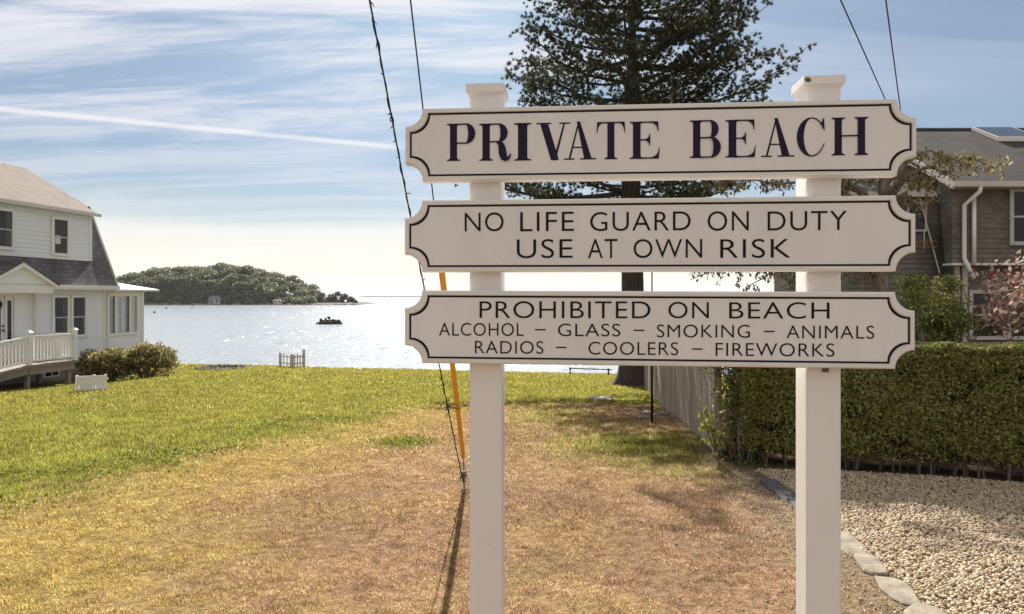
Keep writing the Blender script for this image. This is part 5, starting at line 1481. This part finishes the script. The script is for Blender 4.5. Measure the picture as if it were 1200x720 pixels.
def build_sign():
    gx, gy, _ = sp(0, 0); zg = -.02
    root = empty('beach_sign', (gx, gy, zg), 'white two-post beach sign with three scalloped boards', 'sign')
    # posts
    for a0 in (-.6145, .5025):
        w = .1105
        zt = 2.329 if a0 < 0 else 2.326
        m_ = MB(lambda a, o, z: sp(a, z, -o))
        po = m_.bbox(a0, a0 + w, .041, .041 + w, -.25, zt - .032, .004).build('post', M['post_paint'], root)
        c = MB(lambda a, o, z: sp(a, z, -o)); e = .011
        q = lambda k, z: [(a0 - k, .041 - k, z), (a0 + w + k, .041 - k, z), (a0 + w + k, .041 + w + k, z), (a0 - k, .041 + w + k, z)]
        c.stack([q(.0005, zt - .040), q(e*.35, zt - .037), q(e*.45, zt - .033), q(e*.95, zt - .030), q(e, zt - .028), q(e, zt - .004), q(e - .003, zt - .001), q(-.02, zt + .006), q(-.048, zt + .009)])
        c.build('cap', M['post_paint'], po)
        if a0 > 0:
            m2 = MB(lambda a, o, z: sp(a, z, -o)); r = random.Random(4)
            m2.prism([(a0 + .002 + .012*math.cos(t)*r.uniform(.6, 1), zt - .016 + .010*math.sin(t)*r.uniform(.7, 1)) for t in np.linspace(0, 6.0, 9)], lambda a, b, d: (a, d, b), .041 - e - .0008, .041 - e + .002).build('lichen_spot', M['stain'], po)
    for i, (a0, a1, z0, z1, tilt, lab) in enumerate(BOARDS):
        am = (a0 + a1)/2
        def T(a, z, o): return sp(a, z + (a - am)*tilt, o)
        r = .060
        rim = scoop(a0, a1, z0, z1, r)
        inn = scoop(a0 + .005, a1 - .005, z0 + .005, z1 - .005, r)
        m_ = MB()
        m_.stack([[T(a, z, -.040) for a, z in rim], [T(a, z, -.005) for a, z in rim], [T(a, z, .0) for a, z in inn]], caps=False)
        # solid front and back as convex pieces
        for (P, o, flip) in ((inn, 0.0, False), (rim, -.040, True)):
            pts = [T(a, z, o) for a, z in P]; m_.poly(pts[::-1] if not flip else pts)
        bo = m_.build('sign_board', M['sign_paint'], root)
        bo['label'] = lab
        # black border line following the outline
        li = .017; lw = .0062
        A = scoop(a0 + li, a1 - li, z0 + li, z1 - li, r + .003, 14); B_ = scoop(a0 + li + lw, a1 - li - lw, z0 + li + lw, z1 - li - lw, r + .003, 14)
        bl = MB(); n = len(A)
        for k in range(n):
            j = (k + 1) % n; bl.poly([T(*A[k], .0008), T(*A[j], .0008), T(*B_[j], .0008), T(*B_[k], .0008)])
        bl.build('border_line', M['black'], bo)
        # raised painted rim outside the line
        C_ = scoop(a0 + .0045, a1 - .0045, z0 + .0045, z1 - .0045, r, 14); D_ = scoop(a0 + li - .0015, a1 - li + .0015, z0 + li - .0015, z1 - li + .0015, r + .002, 14)
        rm = MB()
        rm.stack([[T(a, z, .0003) for a, z in C_], [T(a, z, .0035) for a, z in C_], [T(a, z, .0035) for a, z in D_], [T(a, z, .0003) for a, z in D_]], caps=False)
        rm.build('rim', M['sign_edge'], bo)
        if i == 0:
            L = [('P', 524, 557, 144.8, 189), ('R', 561.8, 599, 144.6, 188.8), ('I', 602.5, 622.5, 144.3, 188.6), ('V', 627.8, 669, 143.6, 188.2), ('A', 660.3, 699.4, 143, 187.6), ('T', 699, 732.8, 142.8, 187.2), ('E', 738, 773, 142.4, 186.6),
                 ('B', 808.6, 844.4, 140.8, 185.6), ('E', 850, 885.4, 140.3, 185.0), ('A', 891, 931.7, 139, 184.4), ('C', 933.2, 966.4, 138.2, 183.4), ('H', 974.4, 1017, 137.4, 182.6)]
            for k, (ch, l, rr, t, b) in enumerate(L):
                if k in (0, 7): lt = MB()
                P, w = glyph(ch); aL, zB = px_to_sign(l, b); aR, zT = px_to_sign(rr, t)
                for j, pl in enumerate(P):
                    o = .0010 + .00006*j
                    lt.poly([sp(aL + x/w*(aR - aL), zB + y*(zT - zB), o) for x, y in pl])
                if k in (6, 11): lt.build('lettering', M['navy'], bo)
        else:
            if i == 1:
                WD = [('NO', 544.6, 590.2, 249, 271.6), ('LIFE', 609.6, 672.6, 248.3, 271.3), ('GUARD', 691.6, 809.4, 247.6, 271.2), ('ON', 829.2, 877.4, 247.4, 270.9), ('DUTY', 899.5, 992.4, 247.2, 270.6),
                      ('USE', 605.6, 671, 280.2, 302.9), ('AT', 689, 723.6, 280.1, 302.8), ('OWN', 742.4, 822.8, 280, 302.7), ('RISK', 844, 926.4, 279.9, 302.7)]
            else:
                WD = [('PROHIBITED', 562, 762.2, 353.2, 373), ('ON', 783.2, 830.6, 353.9, 373.2), ('BEACH', 854.5, 972, 354.3, 373.6), ('ALCOHOL', 514.6, 613.6, 378.8, 393.6), ('–', 627, 639.6, 0, 386.6), ('GLASS', 653.8, 727, 379.6, 394.2), ('–', 742.6, 755.2, 0, 387.3),
                      ('SMOKING', 769.8, 878.8, 380.8, 395.6), ('–', 894.8, 907.8, 0, 388.6), ('ANIMALS', 921.6, 1024.4, 381.9, 396.8), ('RADIOS', 556.6, 636.8, 400, 414.4), ('–', 651.4, 664, 0, 407.3), ('COOLERS', 689.6, 794.8, 401.2, 415.8), ('–', 810.8, 823.4, 0, 409.2), ('FIREWORKS', 838.6, 977.8, 402.6, 417.3)]
            for (txt, l, rr, t, b) in WD:
                aL, zB = px_to_sign(l, b); aR, zT = px_to_sign(rr, t)
                if txt == '–':
                    MB().poly([sp(aL, zB - .0022, .001), sp(aR, zB - .0022, .001), sp(aR, zB + .0022, .001), sp(aL, zB + .0022, .001)]).build('dash', M['black'], bo); continue
                lt = MB()
                cu = bpy.data.curves.new('txt', 'FONT'); cu.body = txt; cu.resolution_u = 6; cu.space_character = 1.08; cu.offset = OFFS
                to = bpy.data.objects.new('txt', cu); COL.objects.link(to)
                dg = bpy.context.evaluated_depsgraph_get(); me = to.evaluated_get(dg).to_mesh()
                co = np.array([v.co[:2] for v in me.vertices]); fl = 'H' if not any(c in 'OCGSUQ' for c in txt) else None
                lo, hi = co.min(0), co.max(0)
                f = (aR - aL)/(hi[0] - lo[0]); g = (zT - zB)/(hi[1] - lo[1])
                idx = [lt.v(sp(aL + (x - lo[0])*f, zB + (y - lo[1])*g, .001)) for x, y in co]
                for p in me.polygons: lt.F.append([idx[v] for v in p.vertices])
                to.evaluated_get(dg).to_mesh_clear()
                bpy.data.objects.remove(to); bpy.data.curves.remove(cu)
                lt.build('lettering', M['black'], bo)
    # small bracket tab under the lowest board on the right post
    MB(lambda a, o, z: sp(a, z, -o)).box(.553, .570, .030, .0405, 1.354, 1.366).build('bracket', M['stain'], root)
OFFS = -0.0065
build_sign()

# ------------------------------------------------------------------ render
S.render.engine = 'CYCLES'
S.render.resolution_x, S.render.resolution_y = 1024, 614
S.cycles.max_bounces = 6
S.cycles.diffuse_bounces = 3
S.cycles.transparent_max_bounces = 8
